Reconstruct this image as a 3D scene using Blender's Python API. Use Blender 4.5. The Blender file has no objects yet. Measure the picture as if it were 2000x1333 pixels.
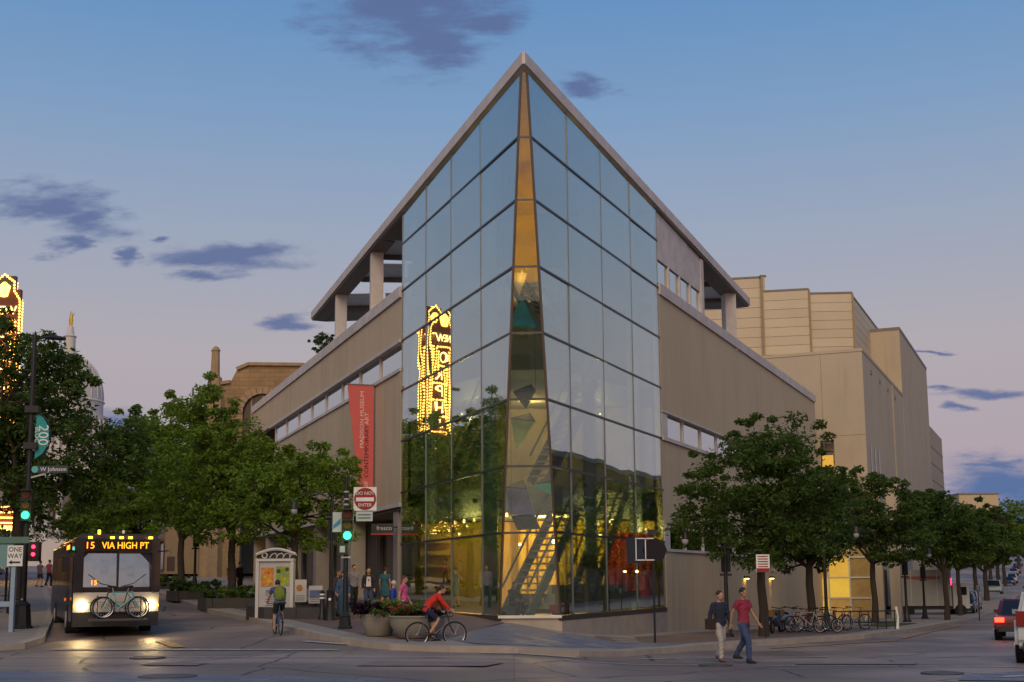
import bpy, bmesh, math, random
import numpy as np
from mathutils import Vector, Matrix

# ---------------------------------------------------------------- camera, sky, light
scn = bpy.context.scene
COL = scn.collection
cd = bpy.data.cameras.new('camera'); cam = bpy.data.objects.new('camera', cd); COL.objects.link(cam)
cd.sensor_width = 36; cd.lens = 43.74; cd.shift_y = .064; cd.clip_start = .1; cd.clip_end = 4000
cam.matrix_world = Matrix.Translation((0, 0, 1.75)) @ Matrix.Rotation(math.radians(98), 4, 'X') @ Matrix.Rotation(-.008, 4, 'Z')
scn.camera = cam
scn.view_settings.view_transform = 'Standard'; scn.view_settings.look = 'None'
scn.view_settings.exposure = 0; scn.view_settings.gamma = 1
SUN_EL, SUN_AZ = 7.0, 186.0            # afterglow low behind the camera
sl = bpy.data.lights.new('sun', 'SUN'); sun = bpy.data.objects.new('sun', sl); COL.objects.link(sun)
sl.energy = 1.6; sl.angle = math.radians(40); sl.color = (1, .755, .46)
_a = math.radians(SUN_AZ); _e = math.radians(35)
sun.rotation_euler = Vector((math.sin(_a)*math.cos(_e), math.cos(_a)*math.cos(_e), math.sin(_e))).to_track_quat('Z', 'Y').to_euler()
sun.location = (0, -40, 30)

def s2l(c):
    return tuple((x/12.92 if x <= .04045 else ((x+.055)/1.055)**2.4) for x in [v/255 for v in c])

W = bpy.data.worlds.new('World'); scn.world = W; W.use_nodes = True
def build_sky():
    nt = W.node_tree; N = nt.nodes; L = nt.links; N.clear()
    def n(t, **k):
        o = N.new(t)
        for a, b in k.items(): setattr(o, a, b)
        return o
    def m(op, a, b=None, c=None):
        o = n('ShaderNodeMath', operation=op)
        for i, x in enumerate((a, b, c)):
            if x is None: continue
            if isinstance(x, (int, float)): o.inputs[i].default_value = x
            else: L.new(x, o.inputs[i])
        return o.outputs[0]
    def mix(f, a, b):
        o = n('ShaderNodeMix', data_type='RGBA')
        for s, x in ((o.inputs[0], f), (o.inputs[6], a), (o.inputs[7], b)):
            if isinstance(x, (tuple, float, int)): s.default_value = x if not isinstance(x, tuple) else (*x, 1)
            else: L.new(x, s)
        return o.outputs[2]
    tc = n('ShaderNodeTexCoord'); sep = n('ShaderNodeSeparateXYZ'); L.new(tc.outputs['Generated'], sep.inputs[0])
    X, Y, Z = sep.outputs
    ramp = n('ShaderNodeValToRGB'); L.new(m('MAXIMUM', Z, 0.0), ramp.inputs[0])
    cr = ramp.color_ramp
    stops = [(0, (172, 154, 176)), (.10, (182, 167, 176)), (.18, (182, 174, 180)), (.27, (160, 171, 192)),
             (.36, (130, 162, 200)), (.46, (98, 147, 199)), (.7, (74, 120, 178)), (1, (58, 98, 155))]
    cr.elements[0].position = 0; cr.elements[0].color = (*s2l(stops[0][1]), 1)
    cr.elements[1].position = 1; cr.elements[1].color = (*s2l(stops[-1][1]), 1)
    for p, c in stops[1:-1]:
        e = cr.elements.new(p); e.color = (*s2l(c), 1)
    sky = n('ShaderNodeTexSky', sky_type='NISHITA', sun_disc=False)
    sky.sun_elevation = math.radians(SUN_EL); sky.sun_rotation = math.radians(SUN_AZ); sky.ozone_density = 2.0
    scl = n('ShaderNodeVectorMath', operation='SCALE'); L.new(sky.outputs[0], scl.inputs[0]); scl.inputs[3].default_value = .05
    base = mix(.08, ramp.outputs[0], scl.outputs[0])
    # sunset afterglow along the western horizon behind the camera
    wg = m('MULTIPLY', m('POWER', m('MAXIMUM', m('MULTIPLY', Y, -1.0), 0.0), 3.0), m('POWER', 2.718, m('MULTIPLY', m('POWER', m('ABSOLUTE', m('DIVIDE', Z, .12)), 2.0), -1.0)))
    base = mix(m('MINIMUM', m('MULTIPLY', wg, 1.1), .92), base, (2.1, .82, .10))
    # clouds: a sparse field all round and the banks that hang over the street
    yy = m('MAXIMUM', m('ABSOLUTE', Y), .12)
    gx = m('DIVIDE', X, yy); gz = m('DIVIDE', Z, yy)
    cmb = n('ShaderNodeCombineXYZ'); L.new(gx, cmb.inputs[0]); L.new(m('MULTIPLY', gz, 3.3), cmb.inputs[1]); L.new(Y, cmb.inputs[2])
    nz = n('ShaderNodeTexNoise'); nz.inputs['Scale'].default_value = 26; nz.inputs['Detail'].default_value = 8; nz.inputs['Roughness'].default_value = .62
    L.new(cmb.outputs[0], nz.inputs['Vector'])
    nw = n('ShaderNodeTexNoise'); nw.inputs['Scale'].default_value = 11; nw.inputs['Detail'].default_value = 5; nw.inputs['Roughness'].default_value = .6; L.new(cmb.outputs[0], nw.inputs['Vector'])
    sw = n('ShaderNodeSeparateColor'); L.new(nw.outputs['Color'], sw.inputs[0])
    nz2 = n('ShaderNodeTexNoise'); nz2.inputs['Scale'].default_value = 2.2; nz2.inputs['Detail'].default_value = 3
    L.new(cmb.outputs[0], nz2.inputs['Vector'])
    gx = m('ADD', gx, m('MULTIPLY', m('SUBTRACT', sw.outputs[0], .5), .09)); gz = m('ADD', gz, m('MULTIPLY', m('SUBTRACT', sw.outputs[1], .5), .034))
    front = m('GREATER_THAN', Y, 0.05)
    acc = m('SUBTRACT', m('MULTIPLY', m('SUBTRACT', 1, front), m('ADD', m('MULTIPLY', nz2.outputs[0], 2.4), 3.6)), 5.0)
    blobs = [(-.08, .487, .105, .066), (-.06, .450, .062, .034), (-.02, .47, .05, .02), (.066, .412, .032, .012), (-.385, .312, .072, .024), (-.352, .3, .042, .02), (-.364, .277, .018, .008),
             (-.317, .27, .013, .009), (-.237, .268, .072, .0155), (-.215, .272, .04, .01), (-.248, .25, .036, .008), (-.295, .285, .012, .004),
             (-.183, .211, .034, .007), (.385, .147, .052, .0065), (.36, .133, .018, .005), (.345, .149, .02, .004), (.41, .074, .10, .03), (.395, .092, .05, .006),
             (.42, .05, .13, .034), (-.33, .125, .06, .02), (-.45, .1, .1, .03), (.34, .184, .02, .002)]
    for cx, cz, w, h in blobs:
        dx = m('DIVIDE', m('SUBTRACT', gx, cx), w); dz = m('DIVIDE', m('SUBTRACT', gz, cz), h)
        d = m('SQRT', m('ADD', m('MULTIPLY', dx, dx), m('MULTIPLY', dz, dz)))
        acc = m('MAXIMUM', acc, m('MULTIPLY', front, m('SUBTRACT', 1.0, d)))
    v = m('ADD', acc, m('MULTIPLY', m('SUBTRACT', nz.outputs[0], .5), 1.6))
    mr = n('ShaderNodeMapRange', interpolation_type='SMOOTHSTEP'); L.new(v, mr.inputs[0])
    mr.inputs[1].default_value = -.08; mr.inputs[2].default_value = .8; mr.inputs[4].default_value = .88
    lo = n('ShaderNodeMapRange'); L.new(Z, lo.inputs[0]); lo.inputs[1].default_value = .04; lo.inputs[2].default_value = .14
    cloud = mix(lo.outputs[0], s2l((58, 104, 158)), s2l((92, 108, 152)))
    out = mix(mr.outputs[0], base, cloud)
    bg = n('ShaderNodeBackground'); L.new(out, bg.inputs[0]); bg.inputs[1].default_value = 1.0
    wo = n('ShaderNodeOutputWorld'); L.new(bg.outputs[0], wo.inputs[0])
build_sky()
try:
    scn.cycles.transparent_max_bounces = 16
    scn.cycles.max_bounces = 6; scn.cycles.diffuse_bounces = 2; scn.cycles.glossy_bounces = 4; scn.cycles.transmission_bounces = 4
except Exception: pass

# ---------------------------------------------------------------- terrain and frames of reference
def smooth(t): t = min(1, max(0, t)); return t*t*(3-2*t)
_HL = ([0, 33, 47, 83, 150, 400, 3000], [0, 0, .42, 1.5, 3.2, 8, 10])
_HR = ([0, 18, 34, 55, 85, 105, 150, 230, 300, 500, 3000], [0, 0, -.32, -.58, -1.1, -1.15, -.3, .6, 5, 14, 30])
def H(x, y):
    """height of the ground: one street climbs gently, the other dips and then climbs a hill"""
    t = smooth((x/max(y, 1)+.03)/.13)
    return (1-t)*float(np.interp(y, *_HL)) + t*float(np.interp(y, *_HR))
KERB = .15
def bear(b, y):
    """x of a point at depth y seen under bearing b (2430 units = 45 degrees)"""
    return (b-1003)/2430*.99*y
C0 = Vector((.49, 40.24, 0))                       # prow of the museum
U = Vector((-.3567, .9342, 0)); V = Vector((.4024, .9155, 0))
NL = Vector((-.9342, -.3567, 0)); NR = Vector((.9155, -.4024, 0))
ZUP = Vector((0, 0, 1))

# ---------------------------------------------------------------- helpers
class MB:
    def __init__(s): s.v = []; s.f = []
    def add(s, vs, fs):
        k = len(s.v); s.v += [tuple(p) for p in vs]; s.f += [tuple(i+k for i in f) for f in fs]; return s
    def hexa(s, o, a, b, c):
        """box from corner o along the edge vectors a, b, c"""
        o, a, b, c = map(Vector, (o, a, b, c))
        p = [o, o+a, o+a+b, o+b, o+c, o+a+c, o+a+b+c, o+b+c]
        f = [(0, 3, 2, 1), (4, 5, 6, 7), (0, 1, 5, 4), (1, 2, 6, 5), (2, 3, 7, 6), (3, 0, 4, 7)]
        if a.cross(b).dot(c) < 0: f = [q[::-1] for q in f]
        return s.add(p, f)
    def box(s, c, d, rz=0):
        R = Matrix.Rotation(rz, 3, 'Z'); c = Vector(c)
        a, b, e = R @ Vector((d[0], 0, 0)), R @ Vector((0, d[1], 0)), Vector((0, 0, d[2]))
        return s.hexa(c-(a+b+e)/2, a, b, e)
    def bar(s, p, q, w, t=None, up=(0, 0, 1)):
        """square bar from p to q"""
        p, q = Vector(p), Vector(q); d = (q-p); t = t or w
        x = d.cross(Vector(up))
        if x.length < 1e-6: x = d.cross(Vector((1, 0, 0)))
        x.normalize(); y = x.cross(d).normalized()
        return s.hexa(p-x*w/2-y*t/2, x*w, y*t, d)
    def prism(s, poly, z0, z1):
        n = len(poly); z0 = z0 if callable(z0) else (lambda x, y, z=z0: z); z1 = z1 if callable(z1) else (lambda x, y, z=z1: z)
        A = sum(poly[i][0]*poly[(i+1) % n][1]-poly[(i+1) % n][0]*poly[i][1] for i in range(n))
        if A < 0: poly = poly[::-1]
        vs = [(x, y, z0(x, y)) for x, y in poly]+[(x, y, z1(x, y)) for x, y in poly]
        fs = [tuple(range(n))[::-1], tuple(range(n, 2*n))]+[(i, (i+1) % n, n+(i+1) % n, n+i) for i in range(n)]
        return s.add(vs, fs)
    def slab(s, pts, nrm):
        """flat polygon pts extruded along the vector nrm"""
        pts = [Vector(p) for p in pts]; nrm = Vector(nrm); n = len(pts)
        a = Vector((0, 0, 0))
        for i in range(1, n-1): a += (pts[i]-pts[0]).cross(pts[i+1]-pts[0])
        if a.dot(nrm) < 0: pts = pts[::-1]
        vs = pts+[p+nrm for p in pts]
        return s.add(vs, [tuple(range(n))[::-1], tuple(range(n, 2*n))]+[(i, (i+1) % n, n+(i+1) % n, n+i) for i in range(n)])
    def tube(s, path, rad, n=8, cap=True, sq=1.0, up=None):
        path = [Vector(p) for p in path]; m = len(path)
        rad = rad if isinstance(rad, (list, tuple)) else [rad]*m
        vs = []; x = None
        for i, p in enumerate(path):
            d = (path[min(i+1, m-1)]-path[max(i-1, 0)]).normalized()
            if x is None:
                x = d.cross(Vector(up) if up else (Vector((0, 0, 1)) if abs(d.z) < .9 else Vector((0, 1, 0))))
            x = (x-d*x.dot(d)).normalized(); y = d.cross(x)
            r = rad[i]; rx, ry = r if isinstance(r, (list, tuple)) else (r, r*sq)
            for k in range(n):
                a = 2*math.pi*k/n; vs.append(p+x*(rx*math.cos(a))+y*(ry*math.sin(a)))
        fs = [(i*n+k, i*n+(k+1) % n, (i+1)*n+(k+1) % n, (i+1)*n+k) for i in range(m-1) for k in range(n)]
        if cap: fs += [tuple(range(n))[::-1], tuple((m-1)*n+k for k in range(n))]
        return s.add(vs, fs)
    def lathe(s, prof, c=(0, 0, 0), n=20, rx=1, ry=1):
        c = Vector(c); vs = []; m = len(prof)
        for r, z in prof:
            for k in range(n):
                a = 2*math.pi*k/n; vs.append((c.x+r*rx*math.cos(a), c.y+r*ry*math.sin(a), c.z+z))
        fs = [(i*n+k, i*n+(k+1) % n, (i+1)*n+(k+1) % n, (i+1)*n+k) for i in range(m-1) for k in range(n)]
        fs += [tuple(range(n))[::-1], tuple((m-1)*n+k for k in range(n))]
        return s.add(vs, fs)
    def torus(s, c, ax, R, r, n=28, m=6):
        c = Vector(c); ax = Vector(ax).normalized(); x = ax.orthogonal().normalized(); y = ax.cross(x)
        vs = []
        for i in range(n):
            a = 2*math.pi*i/n; d = x*math.cos(a)+y*math.sin(a)
            for k in range(m):
                b = 2*math.pi*k/m; vs.append(c+d*(R+r*math.cos(b))+ax*(r*math.sin(b)))
        return s.add(vs, [(i*m+k, ((i+1) % n)*m+k, ((i+1) % n)*m+(k+1) % m, i*m+(k+1) % m) for i in range(n) for k in range(m)])
    def disc(s, c, ax, r, t, n=16):
        c = Vector(c); ax = Vector(ax).normalized(); return s.tube([c-ax*t/2, c+ax*t/2], r, n)
    def ball(s, c, r, n=10, m=6):
        r = r if isinstance(r, (tuple, list)) else (r, r, r); vs = []
        for i in range(1, m):
            t = math.pi*i/m
            for k in range(n):
                a = 2*math.pi*k/n; vs.append((c[0]+r[0]*math.sin(t)*math.cos(a), c[1]+r[1]*math.sin(t)*math.sin(a), c[2]-r[2]*math.cos(t)))
        b = len(vs); vs += [(c[0], c[1], c[2]-r[2]), (c[0], c[1], c[2]+r[2])]
        fs = [(i*n+k, i*n+(k+1) % n, (i+1)*n+(k+1) % n, (i+1)*n+k) for i in range(m-2) for k in range(n)]
        fs += [(b, (k+1) % n, k) for k in range(n)]+[(b+1, (m-2)*n+k, (m-2)*n+(k+1) % n) for k in range(n)]
        return s.add(vs, fs)
    def mesh(s, name, smooth=False):
        me = bpy.data.meshes.new(name); me.from_pydata(s.v, [], s.f); me.update()
        if smooth:
            me.polygons.foreach_set('use_smooth', [True]*len(me.polygons))
            try: me.set_sharp_from_angle(angle=math.radians(40))
            except Exception: pass
        return me
    def build(s, name, mat, parent=None, smooth=False):
        return obj(name, s.mesh(name, smooth), mat, parent)

def obj(name, me, mat=None, parent=None):
    o = bpy.data.objects.new(name, me); COL.objects.link(o)
    if mat is not None and me is not None:
        if not me.materials: me.materials.append(mat)
    if parent: o.parent = parent
    return o
def tag(o, label=None, cat=None, group=None, kind=None):
    for k, x in (('label', label), ('category', cat), ('group', group), ('kind', kind)):
        if x: o[k] = x
    return o
def thing(name, loc, label, cat, group=None, rz=0):
    o = bpy.data.objects.new(name, None); COL.objects.link(o); o.empty_display_size = .2
    o.location = loc; o.rotation_euler = (0, 0, rz)
    return tag(o, label, cat, group)
def copy_tree(o, parent=None):
    c = o.copy(); COL.objects.link(c); c.parent = parent
    for ch in list(o.children): copy_tree(ch, c)
    return c
def text(name, body, size, mat, parent, M4, ext=.004, align='CENTER', sx=1.0, font_shear=0):
    cu = bpy.data.curves.new(name, 'FONT'); cu.body = body; cu.size = size; cu.extrude = ext; cu.align_x = align; cu.align_y = 'CENTER'
    cu.resolution_u = 3; cu.shear = font_shear
    t = bpy.data.objects.new(name, cu); COL.objects.link(t)
    dg = bpy.context.evaluated_depsgraph_get(); me = bpy.data.meshes.new_from_object(t.evaluated_get(dg))
    bpy.data.objects.remove(t); bpy.data.curves.remove(cu)
    me.transform(M4 @ Matrix.Diagonal((sx, 1, 1, 1))); me.materials.clear()
    return obj(name, me, mat, parent)
def frame(o, x, y):
    """4x4 with local x and y axes along the given directions"""
    x = Vector(x).normalized(); y = Vector(y).normalized(); z = x.cross(y)
    return Matrix.Translation(Vector(o)) @ Matrix((x, y, z)).transposed().to_4x4()

_mats = {}
def M(name, col=(.5, .5, .5), rough=.75, metal=0, var=.12, scale=2.5, bump=0, bscale=25, emit=None, estr=0, spec=.4, srgb=False, stretch=None, coat=0, rnd=0):
    if name in _mats: return _mats[name]
    if srgb: col = s2l(col)
    m = bpy.data.materials.new(name); m.use_nodes = True; nt = m.node_tree; N = nt.nodes; L = nt.links
    p = N['Principled BSDF']; p.inputs['Roughness'].default_value = rough; p.inputs['Metallic'].default_value = metal
    p.inputs['Specular IOR Level'].default_value = spec; p.inputs['Coat Weight'].default_value = coat
    tc = N.new('ShaderNodeTexCoord'); vec = tc.outputs['Object']
    if stretch:
        mp = N.new('ShaderNodeMapping'); mp.inputs['Scale'].default_value = stretch; L.new(vec, mp.inputs[0]); vec = mp.outputs[0]
    nz = N.new('ShaderNodeTexNoise'); nz.inputs['Scale'].default_value = scale; nz.inputs['Detail'].default_value = 6; nz.inputs['Roughness'].default_value = .6
    L.new(vec, nz.inputs['Vector'])
    r = N.new('ShaderNodeMapRange'); L.new(nz.outputs[0], r.inputs[0]); r.inputs[1].default_value = .25; r.inputs[2].default_value = .75
    r.inputs[3].default_value = 1-var; r.inputs[4].default_value = 1+var
    sc = N.new('ShaderNodeVectorMath'); sc.operation = 'SCALE'; sc.inputs[0].default_value = col; L.new(r.outputs[0], sc.inputs[3])
    if rnd:      # slight tone shift from piece to piece
        oi = N.new('ShaderNodeObjectInfo'); rr = N.new('ShaderNodeMapRange'); L.new(oi.outputs['Random'], rr.inputs[0]); rr.inputs[3].default_value = 1-rnd; rr.inputs[4].default_value = 1+rnd
        mu = N.new('ShaderNodeMath'); mu.operation = 'MULTIPLY'; L.new(r.outputs[0], mu.inputs[0]); L.new(rr.outputs[0], mu.inputs[1]); L.new(mu.outputs[0], sc.inputs[3])
    L.new(sc.outputs[0], p.inputs['Base Color'])
    if bump:
        n2 = N.new('ShaderNodeTexNoise'); n2.inputs['Scale'].default_value = bscale; n2.inputs['Detail'].default_value = 4; L.new(vec, n2.inputs['Vector'])
        b = N.new('ShaderNodeBump'); b.inputs['Strength'].default_value = bump; b.inputs['Distance'].default_value = .02
        L.new(n2.outputs[0], b.inputs['Height']); L.new(b.outputs[0], p.inputs['Normal'])
    if emit:
        p.inputs['Emission Color'].default_value = (*emit, 1); p.inputs['Emission Strength'].default_value = estr
    _mats[name] = m; return m
def glass(name, tint=(.72, .82, .80), r0=.05, r1=.75, power=2.0, grough=.0):
    if name in _mats: return _mats[name]
    m = bpy.data.materials.new(name); m.use_nodes = True; nt = m.node_tree; N = nt.nodes; L = nt.links; N.clear()
    lw = N.new('ShaderNodeLayerWeight'); lw.inputs[0].default_value = .5
    pw = N.new('ShaderNodeMath'); pw.operation = 'POWER'; L.new(lw.outputs['Facing'], pw.inputs[0]); pw.inputs[1].default_value = power
    ma = N.new('ShaderNodeMath'); ma.operation = 'MULTIPLY_ADD'; L.new(pw.outputs[0], ma.inputs[0]); ma.inputs[1].default_value = r1; ma.inputs[2].default_value = r0
    oi = N.new('ShaderNodeObjectInfo'); ra = N.new('ShaderNodeMath'); ra.operation = 'MULTIPLY_ADD'; L.new(oi.outputs['Random'], ra.inputs[0]); ra.inputs[1].default_value = .05; L.new(ma.outputs[0], ra.inputs[2]); ma = ra
    tc = N.new('ShaderNodeTexCoord'); wn = N.new('ShaderNodeTexNoise'); wn.inputs['Scale'].default_value = .55; wn.inputs['Detail'].default_value = 1; L.new(tc.outputs['Object'], wn.inputs['Vector'])
    wb = N.new('ShaderNodeBump'); wb.inputs['Strength'].default_value = .08; wb.inputs['Distance'].default_value = .05; L.new(wn.outputs[0], wb.inputs['Height'])
    tr = N.new('ShaderNodeBsdfTransparent'); tr.inputs[0].default_value = (*tint, 1)
    gl = N.new('ShaderNodeBsdfGlossy'); gl.inputs[0].default_value = (.86, .93, .95, 1); gl.inputs['Roughness'].default_value = grough; L.new(wb.outputs[0], gl.inputs['Normal'])
    mx = N.new('ShaderNodeMixShader'); L.new(ma.outputs[0], mx.inputs[0]); L.new(tr.outputs[0], mx.inputs[1]); L.new(gl.outputs[0], mx.inputs[2])
    o = N.new('ShaderNodeOutputMaterial'); L.new(mx.outputs[0], o.inputs[0])
    _mats[name] = m; return m
def lamp(name, loc, energy, col, kind='POINT', size=.15, parent=None, rot=None, spot=None):
    l = bpy.data.lights.new(name, kind); l.energy = energy; l.color = col
    if kind == 'AREA': l.size = size
    else: l.shadow_soft_size = size
    if spot: l.spot_size = spot; l.spot_blend = .6
    o = bpy.data.objects.new(name, l); COL.objects.link(o); o.location = loc
    if rot: o.rotation_euler = rot
    if parent: o.parent = parent
    return o
def darkmetal(): return M('black_paint', (.018, .018, .02), .45, var=.2, scale=6)

# ---------------------------------------------------------------- ground, pavements, markings
def road_material():
    m = M('concrete_road', (.335, .255, .215), .58, var=.10, scale=.35, spec=.28)
    nt = m.node_tree; N = nt.nodes; L = nt.links; p = N['Principled BSDF']; tc = N.new('ShaderNodeTexCoord')
    sc = [n for n in N if n.type == 'VECT_MATH'][0]
    fine = N.new('ShaderNodeTexNoise'); fine.inputs['Scale'].default_value = 14; fine.inputs['Detail'].default_value = 8; L.new(tc.outputs['Object'], fine.inputs['Vector'])
    # cracks and tar-filled slab joints
    wv = N.new('ShaderNodeTexNoise'); wv.inputs['Scale'].default_value = .6; wv.inputs['Detail'].default_value = 5; L.new(tc.outputs['Object'], wv.inputs['Vector'])
    ad = N.new('ShaderNodeVectorMath'); ad.operation = 'MULTIPLY_ADD'; L.new(wv.outputs['Color'], ad.inputs[0]); ad.inputs[1].default_value = (.5, .5, 0); L.new(tc.outputs['Object'], ad.inputs[2])
    vo = N.new('ShaderNodeTexVoronoi'); vo.feature = 'DISTANCE_TO_EDGE'; vo.inputs['Scale'].default_value = .21; L.new(ad.outputs[0], vo.inputs['Vector'])
    ck = N.new('ShaderNodeMapRange'); L.new(vo.outputs['Distance'], ck.inputs[0]); ck.inputs[1].default_value = .002; ck.inputs[2].default_value = .012; ck.inputs[3].default_value = .35; ck.inputs[4].default_value = 1
    br = N.new('ShaderNodeTexBrick'); br.offset = 0; br.inputs['Scale'].default_value = 1; br.inputs['Brick Width'].default_value = 4.2; br.inputs['Row Height'].default_value = 4.8
    br.inputs['Mortar Size'].default_value = .018; br.inputs['Color1'].default_value = (1, 1, 1, 1); br.inputs['Color2'].default_value = (.82, .82, .84, 1); br.inputs['Mortar'].default_value = (.62, .6, .6, 1)
    L.new(tc.outputs['Object'], br.inputs['Vector'])
    # darker wheel tracks and patches
    pt = N.new('ShaderNodeTexNoise'); pt.inputs['Scale'].default_value = .13; pt.inputs['Detail'].default_value = 2; L.new(tc.outputs['Object'], pt.inputs['Vector'])
    pr = N.new('ShaderNodeMapRange'); L.new(pt.outputs[0], pr.inputs[0]); pr.inputs[1].default_value = .46; pr.inputs[2].default_value = .56; pr.inputs[3].default_value = .68; pr.inputs[4].default_value = 1.06
    fr = N.new('ShaderNodeMapRange'); L.new(fine.outputs[0], fr.inputs[0]); fr.inputs[3].default_value = .82; fr.inputs[4].default_value = 1.18
    a = N.new('ShaderNodeMath'); a.operation = 'MULTIPLY'; L.new(ck.outputs[0], a.inputs[0]); L.new(pr.outputs[0], a.inputs[1])
    b = N.new('ShaderNodeMath'); b.operation = 'MULTIPLY'; L.new(a.outputs[0], b.inputs[0]); L.new(fr.outputs[0], b.inputs[1])
    s1 = N.new('ShaderNodeVectorMath'); s1.operation = 'SCALE'; L.new(sc.outputs[0], s1.inputs[0]); L.new(b.outputs[0], s1.inputs[3])
    s2 = N.new('ShaderNodeVectorMath'); s2.operation = 'MULTIPLY'; L.new(s1.outputs[0], s2.inputs[0]); L.new(br.outputs['Color'], s2.inputs[1])
    L.new(s2.outputs[0], p.inputs['Base Color'])
    rr = N.new('ShaderNodeMapRange'); L.new(fine.outputs[0], rr.inputs[0]); rr.inputs[3].default_value = .38; rr.inputs[4].default_value = .66; L.new(rr.outputs[0], p.inputs['Roughness'])
    bp = N.new('ShaderNodeBump'); bp.inputs['Strength'].default_value = .35; bp.inputs['Distance'].default_value = .015
    L.new(b.outputs[0], bp.inputs['Height']); L.new(bp.outputs[0], p.inputs['Normal'])
    return m
def brick_material(name, c1, c2, mortar, w=.2, h=.1, rough=.8, rot=0, noise=True):
    if name in _mats: return _mats[name]
    m = bpy.data.materials.new(name); m.use_nodes = True; nt = m.node_tree; N = nt.nodes; L = nt.links; p = N['Principled BSDF']; p.inputs['Roughness'].default_value = rough
    tc = N.new('ShaderNodeTexCoord'); mp = N.new('ShaderNodeMapping'); mp.inputs['Rotation'].default_value = (0, 0, rot); L.new(tc.outputs['Object'], mp.inputs[0])
    br = N.new('ShaderNodeTexBrick'); br.inputs['Scale'].default_value = 1; br.inputs['Brick Width'].default_value = w; br.inputs['Row Height'].default_value = h
    br.inputs['Mortar Size'].default_value = h*.06; br.inputs['Color1'].default_value = (*c1, 1); br.inputs['Color2'].default_value = (*c2, 1); br.inputs['Mortar'].default_value = (*mortar, 1)
    L.new(mp.outputs[0], br.inputs['Vector'])
    nz = N.new('ShaderNodeTexNoise'); nz.inputs['Scale'].default_value = .7; nz.inputs['Detail'].default_value = 5; L.new(tc.outputs['Object'], nz.inputs['Vector'])
    r = N.new('ShaderNodeMapRange'); L.new(nz.outputs[0], r.inputs[0]); r.inputs[3].default_value = .65; r.inputs[4].default_value = 1.35
    sc = N.new('ShaderNodeVectorMath'); sc.operation = 'SCALE'; L.new(br.outputs['Color'], sc.inputs[0]); L.new(r.outputs[0], sc.inputs[3]); L.new(sc.outputs[0], p.inputs['Base Color'])
    bp = N.new('ShaderNodeBump'); bp.inputs['Strength'].default_value = .5; bp.inputs['Distance'].default_value = .01; bp.invert = True
    L.new(br.outputs['Fac'], bp.inputs['Height']); L.new(bp.outputs[0], p.inputs['Normal'])
    _mats[name] = m; return m

def ground():
    ys = [-2500, -1200, -600, -300, -160, -90]+list(np.arange(-40, 20, 5.))+list(np.arange(20, 110, 1.5))+list(np.arange(110, 320, 5.))+[330, 360, 400, 450, 500, 600, 800, 1100, 1500, 2200, 3000]
    xs = sorted(set([-2500, -1500, -900, -500, -350, -250, -180, -130]+list(np.arange(-100, -30, 5.))+list(np.arange(-30, 40, 1.5))+list(np.arange(40, 130, 5.))+[140, 180, 240, 350, 500, 900, 1500, 2500]))
    vs = [(x, y, H(x, y)-.012) for y in ys for x in xs]; n = len(xs)
    mb = MB(); mb.add(vs, [(j*n+i, j*n+i+1, (j+1)*n+i+1, (j+1)*n+i) for j in range(len(ys)-1) for i in range(n-1)])
    tag(mb.build('street_ground', road_material(), smooth=True), kind='structure')
ground()

def sheet(name, poly, mat, off, thick=0, step=1.5, parent=None, kind='structure'):
    """flat-lying polygon that follows the terrain, with real edges of the given thickness"""
    bm = bmesh.new(); vs = [bm.verts.new((x, y, 0)) for x, y in poly]; f = bm.faces.new(vs); f.normal_update()
    if f.normal.z < 0: bmesh.ops.reverse_faces(bm, faces=[f])
    xs = [p[0] for p in poly]; ys = [p[1] for p in poly]
    for ax, lo, hi in ((0, min(xs), max(xs)), (1, min(ys), max(ys))):
        c = math.ceil(lo/step)*step
        while c < hi:
            co = (c, 0, 0) if ax == 0 else (0, c, 0); no = (1, 0, 0) if ax == 0 else (0, 1, 0)
            bmesh.ops.bisect_plane(bm, geom=bm.verts[:]+bm.edges[:]+bm.faces[:], plane_co=co, plane_no=no)
            c += step if (abs(c) < 130) else step*6
    if thick:
        ret = bmesh.ops.extrude_face_region(bm, geom=bm.faces[:])
        # original faces stay below, extruded copy is the top
        top = {e for e in ret['geom'] if isinstance(e, bmesh.types.BMVert)}
        for v in bm.verts: v.co.z = H(v.co.x, v.co.y)+off-(0 if v in top else thick)
    else:
        for v in bm.verts: v.co.z = H(v.co.x, v.co.y)+off
    bmesh.ops.recalc_face_normals(bm, faces=bm.faces[:])
    me = bpy.data.meshes.new(name); bm.to_mesh(me); bm.free()
    o = obj(name, me, mat, parent)
    return tag(o, kind=kind) if kind else o

def along(p, d, t): return (p[0]+d[0]*t, p[1]+d[1]*t)
walk_c = M('pavement_concrete', (.30, .26, .225), .8, var=.15, scale=1.2, bump=.2, bscale=40)
kerb_c = M('kerb_concrete', (.36, .31, .26), .8, var=.2, scale=1.5, bump=.2, bscale=30)
brick_r = brick_material('pavement_bricks', (.19, .115, .10), (.15, .095, .09), (.12, .10, .09), .2, .1, rot=.4)
brick_b = brick_material('slate_pavers', (.13, .135, .19), (.22, .205, .22), (.09, .09, .10), .62, .31, rot=.2, rough=.55)
KN = [(-36.5, 114), (-28, 91.5), (-20, 71), (-12.6, 52), (-9.9, 46.5), (-7.5, 41), (-5.9, 37.4), (-4.6, 34.9), (-3.2, 33), (-1.6, 31.9), (.1, 31.9), (1.7, 33.0), (4.4, 36.9),
      (6.4, 39.9), (8.5, 42.4), (13.2, 47.6), (17.9, 56.4), (27.2, 77), (38.8, 102), (60, 149)]
def inset(pl, d):
    out = []
    for i, p in enumerate(pl):
        a = Vector(pl[max(i-1, 0)]); b = Vector(pl[min(i+1, len(pl)-1)]); t = (b-a).normalized()
        out.append((p[0]-t.y*d, p[1]+t.x*d))
    return out
K2 = inset(KN, .28)
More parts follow.
